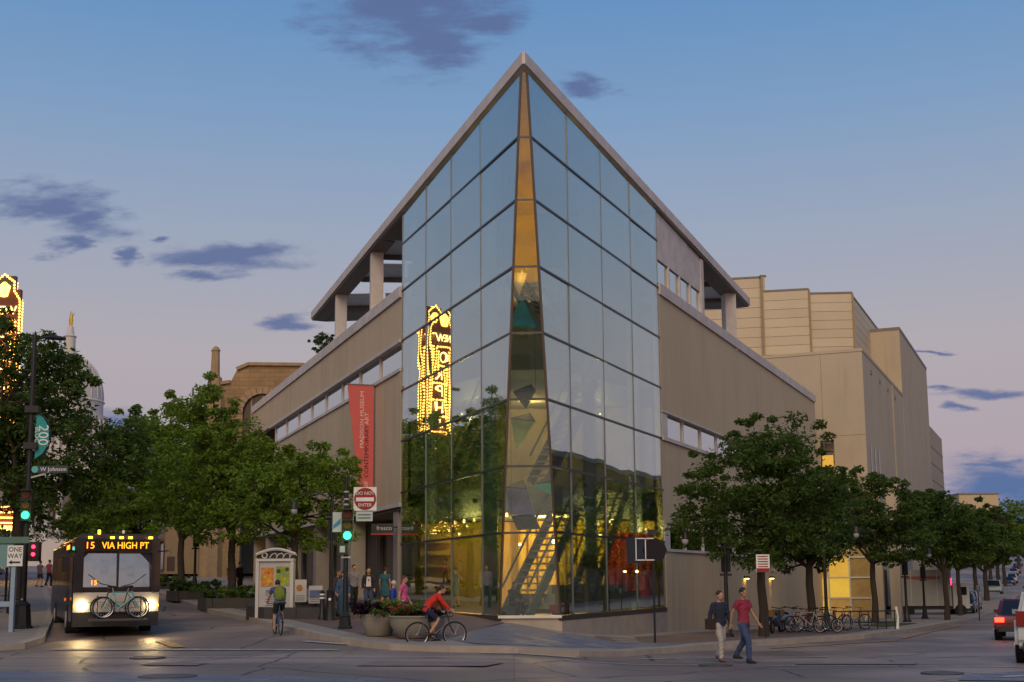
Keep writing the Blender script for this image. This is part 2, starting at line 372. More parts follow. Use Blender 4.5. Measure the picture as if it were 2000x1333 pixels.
sheet('kerb', KN+K2[::-1], kerb_c, KERB+.004, .35)
back = [(34, 149), (21.8, 89), (6.0, 54.5), (1.4, 43.5), (-.4, 43.5), (-4.6, 54.5), (-19, 92), (-27.5, 114)]
sheet('pavement', K2+back, walk_c, KERB, .35)
# brick panels let into the concrete walk, slate pavers round the corner
K3 = inset(KN, 1.0)
sheet('brick_paving', [K3[i] for i in range(3, 9)]+[(-1.6, 35.5), (-.3, 42.6), (-4.6, 53), (-8.2, 62)], brick_r, KERB+.005)
sheet('brick_paving_strip', [K3[i] for i in range(12, 17)]+[(16, 62), (12, 58), (6.8, 51.2), (1.6, 41.7)], brick_r, KERB+.005)
sheet('slate_paving', [(-1.6, 34.1), (-1.0, 32.9), (.1, 33.0), (1.3, 33.9), (3.9, 37.5), (5.4, 40), (3.7, 41.0), (1.6, 41.5), (-.2, 42.4), (-1.35, 37)], brick_b, KERB+.009)
# pavement on the other side of the climbing street
KL = [(-90, 33.2), (-20, 33.0), (-14.5, 33.3), (-13.3, 34.4), (-13.6, 36.6), (-16.3, 44.5), (-19.3, 53), (-27, 73), (-43, 115)]
KL2 = inset(KL, .28)
sheet('kerb_far_side', KL+KL2[::-1], kerb_c, KERB+.004, .35)
sheet('pavement_far_side', KL2+[(-50, 115), (-33, 73), (-24.5, 53), (-22, 46), (-90, 46)], walk_c, KERB, .35)
# far kerb of the street that climbs the hill
KR = [(75, 149), (54, 102), (41, 75), (27, 44), (24, 36), (40, 30)]
sheet('kerb_hill_side', KR+inset(KR, .28)[::-1], kerb_c, KERB+.004, .35)
sheet('pavement_hill_side', inset(KR, .28)+[(46, 34), (48, 75), (62, 102), (83, 149)], walk_c, KERB, .35)
white = M('road_paint_white', (.40, .385, .37), .7, var=.6, scale=4); yellow = M('road_paint_yellow', (.40, .24, .07), .7, var=.4, scale=4)
def stripe(name, a, b, w, mat, off=.012):
    a, b = Vector((*a, 0)), Vector((*b, 0)); n = (b-a).normalized().cross(ZUP)*w/2
    return sheet(name, [(a+n).xy, (b+n).xy, (b-n).xy, (a-n).xy], mat, off, kind='structure')
tar = M('tar_patch', (.235, .185, .165), .7, var=.25, scale=2.5, bump=.3)
sheet('road_patch', [(-3.4, 26.9), (-.6, 26.5), (-.2, 27.9), (-3.1, 28.4)], tar, .007)
sheet('road_patch', [(6.6, 29.8), (9.2, 29.2), (9.6, 30.1), (6.9, 30.8)], tar, .007)
sheet('road_patch', [(-8.2, 27.7), (-6.9, 27.5), (-6.8, 28.3), (-8.1, 28.6)], tar, .007)
for a_, b_ in (((-12, 28.9), (-3.5, 27.4)), ((-2.2, 29.6), (3.6, 27.2)), ((3.9, 30.9), (12.4, 28.4)), ((1.5, 24.6), (6.5, 29.2)), ((-10.8, 31.5), (-8.0, 24.2)), ((9.4, 36.0), (13.0, 30.6))):
    pa, pb = Vector((*a_, 0)), Vector((*b_, 0)); nn = (pb-pa).normalized().cross(ZUP); pts = [pa.lerp(pb, i/8)+nn*(.16*math.sin(i*2.3+a_[0])) for i in range(9)]
    sheet('tar_seam', [tuple((p+nn*.025).xy) for p in pts]+[tuple((p-nn*.025).xy) for p in pts[::-1]], M('seam_tar', (.13, .105, .095), .6), .009)
stripe('stop_line', (-12.4, 34.0), (-4.6, 33.2), .3, white)
stripe('crosswalk_line', (-12.9, 31.2), (.2, 29.4), .12, white)
stripe('crosswalk_line', (1.2, 30.6), (13.5, 27.2), .13, white)
stripe('crosswalk_line', (3.2, 33.4), (8.4, 33.9), .2, white)
stripe('centre_line', (-10.2, 36.6), (-9.1, 34.4), .35, yellow)
stripe('edge_line', (8.0, 39.6), (13.6, 45.3), .22, yellow)
stripe('edge_line', (14.5, 47.3), (24, 68), .18, yellow)
stripe('lane_line', (-8.8, 40.6), (-7.0, 40.3), .16, white)
for x0, y0, x1, y1 in ((-6.0, 36.2, -4.6, 34.9), (-.8, 31.5, 1.6, 32.2)):
    stripe('kerb_ramp_edge', (x0, y0), (x1, y1), .22, M('ramp_edge', (.5, .48, .45), .7), .016)
sheet('crosswalk_paving', [(-12.5, 26.4), (-9.3, 25.9), (-2.9, 23.5), (.3, 21.4), (-1, 18), (-12.5, 18)], brick_b, .006)
sheet('crosswalk_paving', [(8.1, 23.2), (8.9, 25.1), (11, 26.3), (15, 26.3), (14, 21)], brick_b, .006)
stripe('crosswalk_line', (9.1, 23.9), (10.9, 24.9), .3, white, .016)
dk = M('manhole_iron', (.10, .093, .09), .6, metal=.2, var=.3, scale=20)
for i, (x, y, r, lb) in enumerate(((-6.6, 24.2, .55, 'round iron manhole cover in the roadway in front of the parked bus'), (-8.8, 30.4, .42, 'small iron manhole cover just past the white stop line'),
                                (4.7, 29.6, .40, 'iron manhole cover beside the two walking pedestrians'), (8.6, 25.5, .42, 'iron manhole cover near the white utility car'))):
    z = H(x, y); t = tag(MB().lathe([(r, 0), (r, .02), (r*.93, .024), (r*.9, .018), (r*.2, .018)], n=24).build('manhole_cover', dk), lb, 'manhole cover', 'manhole covers in the roadway')
    t.location = (x, y, z)

# ---------------------------------------------------------------- the glass-prowed museum
def streaks(m, amount=.10, sx=2.2):
    """faint rain streaks with ragged edges on a wall material"""
    nt = m.node_tree; N = nt.nodes; L = nt.links; p = N['Principled BSDF']; src = p.inputs['Base Color'].links[0].from_socket
    tc = N.new('ShaderNodeTexCoord'); mp = N.new('ShaderNodeMapping'); mp.inputs['Scale'].default_value = (sx, sx, .09); L.new(tc.outputs['Object'], mp.inputs[0])
    nz = N.new('ShaderNodeTexNoise'); nz.inputs['Scale'].default_value = 1.3; nz.inputs['Detail'].default_value = 7; L.new(mp.outputs[0], nz.inputs['Vector'])
    bl = N.new('ShaderNodeTexNoise'); bl.inputs['Scale'].default_value = .22; L.new(tc.outputs['Object'], bl.inputs['Vector'])
    a = N.new('ShaderNodeMapRange'); L.new(nz.outputs[0], a.inputs[0]); a.inputs[1].default_value = .5; a.inputs[2].default_value = .72; a.inputs[3].default_value = 0; a.inputs[4].default_value = 1
    b = N.new('ShaderNodeMapRange'); L.new(bl.outputs[0], b.inputs[0]); b.inputs[1].default_value = .42; b.inputs[2].default_value = .62
    c = N.new('ShaderNodeMath'); c.operation = 'MULTIPLY'; L.new(a.outputs[0], c.inputs[0]); L.new(b.outputs[0], c.inputs[1])
    d = N.new('ShaderNodeMath'); d.operation = 'MULTIPLY_ADD'; L.new(c.outputs[0], d.inputs[0]); d.inputs[1].default_value = -amount*2; d.inputs[2].default_value = 1
    s = N.new('ShaderNodeVectorMath'); s.operation = 'SCALE'; L.new(src, s.inputs[0]); L.new(d.outputs[0], s.inputs[3]); L.new(s.outputs[0], p.inputs['Base Color'])
stone = M('limestone_wall', (.54, .435, .29), .85, var=.08, scale=.9, bump=.12, bscale=18, stretch=(.8, .8, .3), rnd=.035)
streaks(stone, .09)
conc = M('pale_concrete', (.58, .53, .50), .75, var=.16, scale=1.4, bump=.1, bscale=20, rnd=.05)
plinth_m = M('plinth_stone', (.40, .34, .28), .8, var=.16, scale=1.6, bump=.15)
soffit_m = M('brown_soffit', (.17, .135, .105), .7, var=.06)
alu = M('grey_aluminium', (.20, .21, .22), .4, metal=.6, var=.05)
alu_dark = M('dark_mullion', (.06, .065, .075), .4, metal=.5, var=.05)
gl_main = glass('curtain_glass', (.66, .78, .75), .05, .86, 1.75)
gl_front = glass('front_glass', (.80, .85, .82), .10, .55, 2.4)
gl_win = glass('strip_window_glass', (.35, .42, .42), .34, .6, 1.4)
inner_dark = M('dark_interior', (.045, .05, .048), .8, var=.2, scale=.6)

mus = thing('museum', C0, 'sharp-cornered museum with a glass prow, flat overhanging roof and pale stone walls', 'museum')
def Lp(s, o, z): return U*s+NL*o+ZUP*z
def Rp(s, o, z): return V*s+NR*o+ZUP*z
def fbox(mb, P, s0, s1, o0, o1, z0, z1):
    o = P(s0, o0, z0); return mb.hexa(o, P(s1, o0, z0)-o, P(s0, o1, z0)-o, P(s0, o0, z1)-o)
def zroof(x, y): return 19.5-.059*y            # local y from the prow
ROWS = [.62, 3.38, 5.62, 7.88, 10.12, 12.36, 14.62, 16.76, 19.0]
def scut(z): return .25+(19.05-z)*.133           # where the folded front facet cuts the two sides
random.seed(4)
COLS = {0: [4.45, 7.95, 11.35, 14.95], 1: [3.95, 7.55, 11.15, 14.9]}
for side, P in ((0, Lp), (1, Rp)):
    n = NL if side == 0 else NR
    for r in range(8):
        z0, z1 = ROWS[r]+.02, ROWS[r+1]-.02
        for c in range(4):
            a0 = a1 = COLS[side][c-1]+.015 if c else None
            if c == 0: a0, a1 = scut(z0)+.03, scut(z1)+.03
            b = COLS[side][c]-.015
            zz = [z1, z1]
            if r == 7:      # the top row follows the underside of the roof
                zz = [min(19.4, zroof(0, P(a1, 0, 0).y)-.52), zroof(0, P(b, 0, 0).y)-.52]
            j = [random.uniform(-.011, .011) for _ in range(3)]
            pts = [P(a0, j[0], z0), P(b, j[1], z0), P(b, j[1]+j[2]*.5, zz[1]), P(a1, j[0]+j[2]*.5, zz[0])]
            MB().slab(pts, -n*.02).build('glass_pane', gl_main, mus)
    # horizontal and vertical glazing bars
    for z in ROWS[1:-1]:
        fbox(MB(), P, scut(z)+.02, 15.0, -.10, .035, z-.035, z+.035).build('glazing_bar', alu_dark, mus)
    for c in range(4):
        s = COLS[side][c]; fbox(MB(), P, s-.022, s+.022, -.09, .02, .6, zroof(0, P(s, 0, 0).y)-.5).build('mullion', alu, mus)
    fbox(MB(), P, scut(.6), 15.0, -.12, .06, .42, .60).build('sill_beam', M('dark_bronze', (.06, .05, .045), .5), mus)
# folded front facet
for r in range(8):
    z0, z1 = ROWS[r]+.02, ROWS[r+1]-.02
    if r == 7: z1 = 18.95
    a, b = scut(z0)-.02, scut(z1)-.02
    pts = [Lp(a, 0, z0), Rp(a, 0, z0), Rp(b, 0, z1), Lp(b, 0, z1)]
    MB().slab(pts, (0, .02, 0)).build('glass_pane', gl_front, mus)
    if r: MB().bar(Lp(scut(z0), -.03, z0-.02), Rp(scut(z0), -.03, z0-.02), .09, .07).build('glazing_bar', alu_dark, mus)
for P in (Lp, Rp):
    MB().bar(P(scut(.6), 0, .6), P(scut(18.95), 0, 18.95), .06, .10).build('corner_mullion', M('bronze_mullion', (.16, .11, .07), .4, metal=.5), mus)
MB().bar(Lp(scut(.6)+.02, .05, .56), Rp(scut(.6)+.02, .05, .56), .14, .1).build('front_sill', M('white_sill', (.7, .67, .6), .5), mus)
# stone plinth below the glass
pl = [Lp(2.75, .05, 0).xy, Rp(2.75, .05, 0).xy, Rp(2.75, -.5, 0).xy, Lp(2.75, -.5, 0).xy]
MB().prism([tuple(p) for p in pl], -.8, .5).build('plinth', plinth_m, mus)
for k in range(5):
    s0, s1 = 2.8+k*2.44, 2.8+(k+1)*2.44-.015
    fbox(MB(), Lp, s0, s1, -.4, .05, -.6, .42).build('plinth_stone', plinth_m, mus)
    fbox(MB(), Rp, s0, s1, -.4, .05, -1.0, .42).build('plinth_stone', plinth_m, mus)
# roof: an open frame round the terrace, solid over the prow
def poly(*pp): return [tuple(p.xy) for p in pp]
zt = lambda x, y: zroof(x, y); zb = lambda x, y: zroof(x, y)-.42
MB().prism(poly(Lp(-.15, .12, 0), Rp(-.15, .12, 0), Rp(20, .16, 0), Lp(18.9, .16, 0)), zb, zt).build('roof', conc, mus)
MB().prism(poly(Lp(18.92, .16, 0), Lp(34.2, .16, 0), Lp(34.2, -.75, 0), Lp(18.92, -.75, 0)), zb, zt).build('roof_arm', conc, mus)
MB().prism(poly(Rp(20.02, .16, 0), Rp(32.5, .16, 0), Rp(32.5, -.85, 0), Rp(20.02, -.85, 0)), zb, zt).build('roof_arm', conc, mus)
MB().prism(poly(Lp(31.6, -.77, 0), Lp(34.2, -.77, 0), Rp(32.5, -.87, 0), Rp(31.0, -.87, 0)), zb, zt).build('roof_arm', conc, mus)
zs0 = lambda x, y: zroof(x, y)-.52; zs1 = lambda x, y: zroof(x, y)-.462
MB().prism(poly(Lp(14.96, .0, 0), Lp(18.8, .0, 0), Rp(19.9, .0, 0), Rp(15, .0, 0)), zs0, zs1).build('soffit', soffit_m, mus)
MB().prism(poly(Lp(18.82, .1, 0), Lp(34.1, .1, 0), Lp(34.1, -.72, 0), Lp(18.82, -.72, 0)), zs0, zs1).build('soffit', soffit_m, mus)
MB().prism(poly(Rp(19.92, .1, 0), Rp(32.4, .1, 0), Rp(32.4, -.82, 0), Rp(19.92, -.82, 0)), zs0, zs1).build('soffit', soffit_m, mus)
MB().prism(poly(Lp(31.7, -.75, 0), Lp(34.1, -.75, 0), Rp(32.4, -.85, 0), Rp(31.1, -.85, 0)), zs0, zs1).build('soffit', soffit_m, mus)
sky_m = M('skylight_panel', (.62, .60, .56), .35, var=.05)
for s, s2 in ((21.6, 24.0), (25.6, 27.6), (31.5, 31.0)):
    a, b = Lp(s, -.75, 0), Rp(s2, -.85, 0)
    a.z = zroof(0, a.y)-.4; b.z = zroof(0, b.y)-.4
    MB().bar(a, b, .2, .24).build('roof_beam', soffit_m, mus)
    for k in range(8):      # curved translucent sunshade blades rising from each beam
        p, q = a.lerp(b, k/8+.004), a.lerp(b, (k+1)/8-.004); r = Vector((.1, -1.3, .42)); t = Vector((.15, -2.0, .36))
        MB().slab([p+ZUP*.1, q+ZUP*.1, q+r, p+r], (0, -.02, .04)).build('sunshade_blade', sky_m, mus)
        MB().slab([p+r, q+r, q+t, p+t], (0, -.005, .04)).build('sunshade_blade', sky_m, mus)
warm_ceil = M('wood_ceiling', (.56, .21, .03), .6, var=.18, scale=3, stretch=(6, .4, 1))
MB().prism(poly(Lp(.7, -.15, 0), Rp(.7, -.15, 0), Rp(14.9, -.15, 0), Lp(14.9, -.15, 0)), lambda x, y: zroof(x, y)-.60, lambda x, y: zroof(x, y)-.56).build('ceiling', warm_ceil, mus)
# columns carrying the roof over the terrace
for P, s in ((Lp, 20.9), (Lp, 28.6), (Rp, 29.5)):
    c = P(s, -.36, 0); h = zroof(0, c.y)-.5
    MB().box((c.x, c.y, (14.2+h)/2), (.62, .62, h-14.2), .2).build('column', conc, mus)
# upper right wall panels with a strip window below
for k in range(4):
    s0 = 15.05+k*1.82; s1 = s0+1.80
    MB().slab([Rp(s0, -.05, 15.98), Rp(s1, -.05, 15.98), Rp(s1, -.05, zroof(0, Rp(s1, 0, 0).y)-.53), Rp(s0, -.05, zroof(0, Rp(s0, 0, 0).y)-.53)], -NR*.25).build('wall_panel', conc, mus)
    fbox(MB(), Rp, s0+.05, s1-.05, -.16, -.13, 14.95, 15.93).build('window_pane', gl_win, mus)
    fbox(MB(), Rp, s1-.06, s1+.06, -.2, -.02, 14.9, 15.96).build('window_post', conc, mus)
fbox(MB(), Rp, 22.36, 22.85, -.35, .02, 14.85, 17.7).build('corner_post', conc, mus)
fbox(MB(), Rp, 15.1, 22.3, -2.6, -.9, 14.6, 18.0).build('upper_room', M('upper_room', (.38, .33, .26), .8), mus)
# left facade: coping, panel band, strip window, tall wall, ledge
def run(P, name, mat, s0, s1, step, o0, o1, z0, z1, gap=.02):
    s = s0
    while s < s1-.05:
        e = min(s1, s+step); fbox(MB(), P, s, e-gap, o0, o1, z0, z1).build(name, mat, mus); s = e
run(Lp, 'coping', conc, 15.1, 56, 8.2, -.5, .10, 14.36, 14.86, .01)
run(Lp, 'band_panel', stone, 15.1, 56, 3.4, -.3, 0, 12.46, 14.33)
run(Lp, 'ledge', conc, 15.02, 48, 8.2, -.3, .12, 12.30, 12.44, .01)
run(Lp, 'wall_panel', stone, 15.55, 56, 4.05, -.3, 0, 5.22, 10.98)
run(Lp, 'ledge', conc, 15.05, 56, 8.2, -.3, .09, 11.0, 11.15, .01)
run(Lp, 'ledge', conc, 15.05, 56, 8.2, -.3, .07, 5.02, 5.2, .01)
fbox(MB(), Lp, 15.03, 15.53, -.3, .03, 5.22, 10.98).build('corner_pilaster', stone, mus)
s = 15.4
while s < 47:
    fbox(MB(), Lp, s+.1, s+3.78, -.22, -.19, 11.17, 12.28).build('window_pane', gl_win, mus)
    fbox(MB(), Lp, s+3.8, s+3.93, -.28, -.12, 11.16, 12.29).build('window_post', conc, mus)
    s += 3.95
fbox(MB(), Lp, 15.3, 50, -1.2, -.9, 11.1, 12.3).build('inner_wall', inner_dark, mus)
# recessed ground floor under the left wall
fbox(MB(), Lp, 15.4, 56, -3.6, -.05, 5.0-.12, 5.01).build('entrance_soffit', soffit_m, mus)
back = M('entrance_back_wall', (.36, .31, .25), .7, var=.1)
s = 15.4
warm_win = M('lit_entrance_pane', (.5, .34, .1), .4, emit=(1, .60, .10), estr=.36, var=.1)
dim_win = M('dim_shop_pane', (.06, .06, .065), .25, var=.3, scale=1.2, spec=.6)
lay = [('entrance_pane', warm_win, .9), ('back_panel', back, 1.9), ('entrance_pane', dim_win, 1.0), ('back_panel', back, .6), ('entrance_pane', warm_win, .8), ('back_panel', back, 1.6), ('entrance_pane', warm_win, .7), ('back_panel', back, .7),
       ('entrance_pane', dim_win, 3.2), ('back_panel', back, .7), ('entrance_pane', dim_win, 3.2), ('back_panel', back, 1.2), ('entrance_pane', warm_win, 2.2), ('back_panel', back, 1.2), ('entrance_pane', dim_win, 3), ('back_panel', back, 2.0),
       ('entrance_pane', warm_win, 2.6), ('back_panel', back, 1.4), ('entrance_pane', dim_win, 3), ('back_panel', back, 4), ('entrance_pane', warm_win, 2)]
for nm, mt, w in lay:
    d = -2.2 if nm == 'back_panel' else -2.35
    fbox(MB(), Lp, s, s+w-.03, -2.6, d, .3, 4.86).build(nm, mt, mus); s += w
for s in (15.9, 24.6, 26.1, 33, 41, 49):
    fbox(MB(), Lp, s, s+.75, -.85, -.1, -.2, 4.87).build('entrance_column', M('column_stone', (.40, .36, .33), .8, var=.08), mus)
fbox(MB(), Lp, 15.02, 15.35, -2.6, -.1, -.3, 5.0).build('entrance_return_wall', stone, mus)
fbox(MB(), Lp, 20.1, 24.6, -2.1, -1.9, -.1, 4.86).build('entrance_door_frame', M('dark_frame', (.05, .05, .05), .5), mus) if False else None
# right facade
def ground_r(s): p = C0+V*s+NR*.1; return H(p.x, p.y)
for s0, s1 in ((15.05, 15.5), (15.52, 23.4), (23.42, 31.6), (31.62, 41.9), (41.92, 52.9)):
    fbox(MB(), Rp, s0, s1, -.3, 0.02 if s1 < 15.6 else 0, 9.16, 14.30).build('wall_panel', stone, mus)
run(Rp, 'coping', conc, 15.02, 52.9, 8.2, -.5, .10, 14.32, 14.82, .01)
run(Rp, 'ledge', conc, 15.02, 34, 8.2, -.3, .08, 9.06, 9.14, .01)
run(Rp, 'ledge', conc, 15.02, 34, 8.2, -.3, .09, 7.82, 7.98, .01)
for k in range(6):
    s0 = 15.75+k*3.1
    fbox(MB(), Rp, s0+.12, s0+2.96, -.2, -.17, 8.0, 9.05).build('window_pane', gl_win, mus)
    fbox(MB(), Rp, s0+2.97, s0+3.1, -.26, -.1, 7.98, 9.06).build('window_post', conc, mus)
    fbox(MB(), Rp, s0+.12, s0+2.96, -.2, -.17, 3.12, 3.98).build('window_pane', gl_win, mus)
    fbox(MB(), Rp, s0+2.97, s0+3.1, -.26, -.1, 3.1, 4.0).build('window_post', conc, mus)
fbox(MB(), Rp, 15.05, 15.85, -.3, .02, 7.99, 9.05).build('window_jamb', conc, mus)
fbox(MB(), Rp, 15.05, 15.85, -.3, .02, 3.1, 3.99).build('window_jamb', conc, mus)
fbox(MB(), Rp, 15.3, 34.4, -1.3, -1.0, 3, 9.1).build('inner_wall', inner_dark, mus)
for s0, s1 in ((15.05, 23.4), (23.42, 34.3)):
    fbox(MB(), Rp, s0, s1, -.3, 0, 4.12, 7.80).build('wall_panel', stone, mus)
run(Rp, 'ledge', conc, 15.02, 34.3, 8.2, -.3, .09, 4.0, 4.1, .01)
run(Rp, 'ledge', conc, 15.02, 34.3, 8.2, -.3, .08, 2.98, 3.1, .01)
for s0, s1 in ((15.05, 16.6), (16.62, 25.4), (25.42, 34.3)):
    fbox(MB(), Rp, s0, s1, -.3, .03 if s1 < 17 else 0, -1.2, 2.96).build('wall_panel', stone, mus)
for s0, s1 in ((34.32, 43.4), (43.42, 52.9)):
    fbox(MB(), Rp, s0, s1, -.3, 0, -1.4, 9.14).build('wall_panel', stone, mus)
# roof deck and hidden core so that nothing shows through
MB().prism(poly(Lp(15.2, -.3, 0), Rp(15.2, -.3, 0), Rp(52.8, -.35, 0), Lp(55.9, -.35, 0)), 14.0, 14.28).build('roof_deck', conc, mus)
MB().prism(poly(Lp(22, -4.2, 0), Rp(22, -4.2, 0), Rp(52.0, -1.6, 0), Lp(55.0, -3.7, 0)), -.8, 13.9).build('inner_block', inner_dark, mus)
tag(fbox(MB(), Rp, 52.2, 52.9, -12, -.31, -1, 14.3).build('end_wall', stone, mus))
fbox(MB(), Lp, 55.4, 56.0, -12, -.31, -.5, 14.35).build('end_wall', stone, mus)

# ---- inside: floors, columns, stairs, lit lobby
floor_m = M('lobby_floor', (.20, .17, .14), .35, var=.15); fascia = M('white_fascia', (.42, .43, .42), .7)
MB().prism(poly(Lp(2.9, -.2, 0), Rp(2.9, -.2, 0), Rp(15.0, -.2, 0), Lp(15.0, -.2, 0)), .35, .5).build('lobby_floor', floor_m, mus)
def deck(name, z0, z1, front, mat, ins=2.4):
    MB().prism(poly(Lp(front, -ins, 0), Rp(front, -ins, 0), Rp(15.0, -ins*.4, 0), Lp(15.0, -ins*.4, 0)), z0, z1).build(name, mat, mus)
deck('balcony', 4.35, 5.5, 9.2, fascia); deck('upper_floor', 9.3, 10.1, 8.4, fascia); deck('upper_floor', 13.6, 14.4, 9.0, fascia)
for i, (z0, z1, f, mt) in enumerate(((.5, 4.3, 15.2, None), (5.55, 9.25, 15.2, None), (10.15, 13.5, 15.2, None), (14.45, 17.8, 15.2, None))):
    a, b = Lp(14.9, -.4, 0), Rp(14.9, -.4, 0)
    MB().hexa((a.x, a.y-.1, z0), b-a, (0, .25, 0), (0, 0, z1-z0)).build('gallery_wall', [M('lamplit_lobby_wall', (.55, .36, .06), .6, var=.15, scale=1.5, stretch=(3, 3, .3)), M('gallery_wall', (.34, .30, .22), .8), M('gallery_wall2', (.22, .25, .24), .8), M('gallery_wall3', (.30, .30, .27), .8)][i], mus)  # the lowest wall's yellow is mostly warm lamplight put into its colour
colm = M('grey_blue_steel', (.26, .31, .33), .45, var=.06)
for P, s, o in ((Lp, 6.6, -1.1), (Rp, 9.4, -1.3), (Lp, 13.9, -1.0), (Rp, 14.2, -1.0)):
    c = P(s, o, 0); MB().tube([(c.x, c.y, .5), (c.x, c.y, zroof(0, c.y)-.7)], .27, 18).build('inner_column', colm, mus, True)
# stairs: two flights with stringers, treads and glass balustrade
def stair(x0, y0, z0, x1, y1, z1, w, n, nm='stair'):
    a, b = Vector((x0, y0, z0)), Vector((x1, y1, z1)); d = b-a; side = Vector((d.x, d.y, 0)).normalized().cross(ZUP)*w
    st = MB()
    st.bar(a, b, .12, .34); st.bar(a+side, b+side, .12, .34); o = st.build(nm+'_stringers', M('stair_steel', (.13, .15, .16), .5), mus)
    for i in range(n):
        p = a+d*((i+.5)/n); q = p+side
        MB().bar(p+ZUP*.1, q+ZUP*.1, abs(d.length/n)*.8, .06).build('tread', M('stair_tread', (.36, .29, .17), .6), mus)
    MB().bar(a+ZUP*1.05, b+ZUP*1.05, .06).build('handrail', M('stair_steel'), mus)
    MB().bar(a+side+ZUP*1.05, b+side+ZUP*1.05, .06).build('handrail', M('stair_steel'), mus)
stair(-.9, 5.0, .5, 1.0, 7.4, 4.3, 1.2, 16)
stair(1.6, 7.6, .8, 3.4, 11.2, 5.4, .9, 16)
stair(.2, 7.6, 5.5, 2.2, 9.4, 9.6, 1.0, 14)
stair(-3.0, 9.6, 5.6, -1.6, 10.6, 9.6, 1.0, 14)
stair(1.4, 7.4, 10.1, -.6, 8.8, 13.9, 1.2, 14)
# lobby furnishings fixed to the building
MB().box((2.5, 11.0, 1.05), (3.2, .8, 1.1), .25).build('reception_desk', M('grey_green_counter', (.16, .16, .12), .6), mus)
for k in range(9):
    MB().tube([(-.1+k*.42, 13.2, .5), (-.1+k*.42, 13.2, 4.3)], .19, 8).build('wall_drape', M('lamplit_drape', (.62, .42, .05), .7, var=.2, stretch=(5, 5, .4)), mus, True)  # drape yellow has the warm lamplight mixed into its colour
for k in range(6):
    MB().tube([(3.75+k*.3, 13.0, 1.3), (3.75+k*.3, 13.0, 3.75)], .18, 8).build('wall_hanging', M('red_textile', (.30, .028, .02), .8, var=.3), mus, True)
MB().box((5.7, 13.9, 2.1), (.5, .2, 3.2)).build('yellow_panel', M('yellow_panel', (.70, .46, .04), .6), mus)
for k in range(7):
    MB().box((-3.7, 12.2, .9+k*.5), (1.3, .5, .09)).build('book_shelf', M('shelf_wood', (.5, .32, .08), .6), mus)
MB().box((-3.7, 12.5, 2.4), (1.4, .1, 3.6)).build('shelf_back', M('shelf_wood'), mus)
lw = M('lit_bulb', (1, .8, .5), .5, emit=(1, .62, .2), estr=18)
for i, (x, y, z) in enumerate(((.95, 3.6, 3.12), (-.25, 4.2, 3.05), (2.9, 8.3, 3.5), (4.4, 9.4, 2.1), (-2.6, 8.6, 3.6))):
    MB().ball((x, y, z), .075 if i == 0 else .045).build('pendant_bulb', lw, mus, True)
    MB().tube([(x, y, z+.05), (x, y, 4.6)], .008, 5).build('pendant_cord', alu_dark, mus)
W1 = (1, .62, .16)
for x, y, z, e in ((.9, 10.6, 4.0, 480), (3.6, 11.0, 4.0, 330), (-2.4, 10.9, 4.0, 330), (.95, 3.7, 2.95, 40), (5.2, 12.9, 3.9, 90), (.3, 11.9, 9.0, 60), (.1, 3.4, 12.9, 60), (.1, 4.4, 8.6, 70), (-2.6, 10.5, 8.6, 170), (3.2, 10.8, 8.6, 170), (.3, 11.5, 13.2, 30)):
    lamp('interior_light', (x, y, z), e, W1, size=.05, parent=mus)  # lobby lights, and others added to brighten upper floors and hanging art
for k in range(7):
    for P_, o_ in ((Lp, -1.6), (Rp, -1.6)):
        q = P_(6.2+k*1.25, o_, 4.15); MB().tube([q, q+ZUP*.14], [.05, .035], 8).build('track_lamp', M('track_glow', (1, .8, .5), .5, emit=(1, .55, .14), estr=9), mus)
        if k == 0: MB().bar(P_(6.0, o_, 4.31), P_(14.2, o_, 4.31), .05).build('lamp_track', alu_dark, mus)
# round spot openings in the balcony front
for x in (-3.5, -2.75, -2.0):
    MB().disc((x, 10.02-abs(x)*.25, 4.95), (0, 1, 0), .1, .05).build('downlight', inner_dark, mus)
# ---- hanging sculptures in the prow, one thing each
def shard(x, y, z, tri, mat, lb, rz=0, top=18):
    t = thing('hanging_sculpture', (x, y, z), lb, 'sculpture', 'folded shards hanging in the glass prow', rz)
    mb = MB(); pts = [Vector((a, b, c)) for a, b, c in tri]
    n = (pts[1]-pts[0]).cross(pts[2]-pts[0]).normalized()*.05
    mb.slab(pts, n).build('shard', mat, t)
    fold = [pts[0], pts[1], (pts[0]+pts[1])/2+Vector((.25, .35, .3))]
    mb2 = MB(); n2 = (fold[1]-fold[0]).cross(fold[2]-fold[0]).normalized()*.04; mb2.slab(fold, n2).build('folded_flap', M('dark_shard', (.05, .05, .06), .4), t)
    hi = max(pts, key=lambda p: p.z)
    MB().tube([hi, hi+ZUP*(top-z-hi.z)], .008, 5).build('cable', alu_dark, t)
teal = M('teal_shard', (.03, .30, .42), .35, var=.6, scale=1.1); green = M('green_shard', (.10, .55, .38), .35, var=.3); rain = M('yellow_green_shard', (.42, .46, .10), .35, var=.6, scale=1.3)
pur = M('violet_shard', (.20, .16, .36), .35, var=.5, scale=1.2); dks = M('dark_shard', (.05, .05, .06), .4)
shard(.35, 43.9, 11.1, [(-.55, 0, -.25), (.55, .1, -.3), (.05, 0, .75)], teal, 'teal and pink folded triangle hanging high in the glass prow')
shard(.4, 43.7, 7.1, [(-.45, 0, .35), (.42, .1, .25), (-.25, 0, -.75)], rain, 'yellow to blue triangular shard pointing down in the glass prow')
shard(.25, 44.1, 4.5, [(-.5, 0, .55), (.25, .1, .5), (.55, 0, -.55), (-.35, 0, -.35)], pur, 'violet and blue folded shard hanging above the lobby stairs')
shard(1.05, 43.6, 4.95, [(-.35, 0, .15), (.42, .1, .25), (.42, 0, -.3)], green, 'small mint green triangle hanging beside the violet shard')
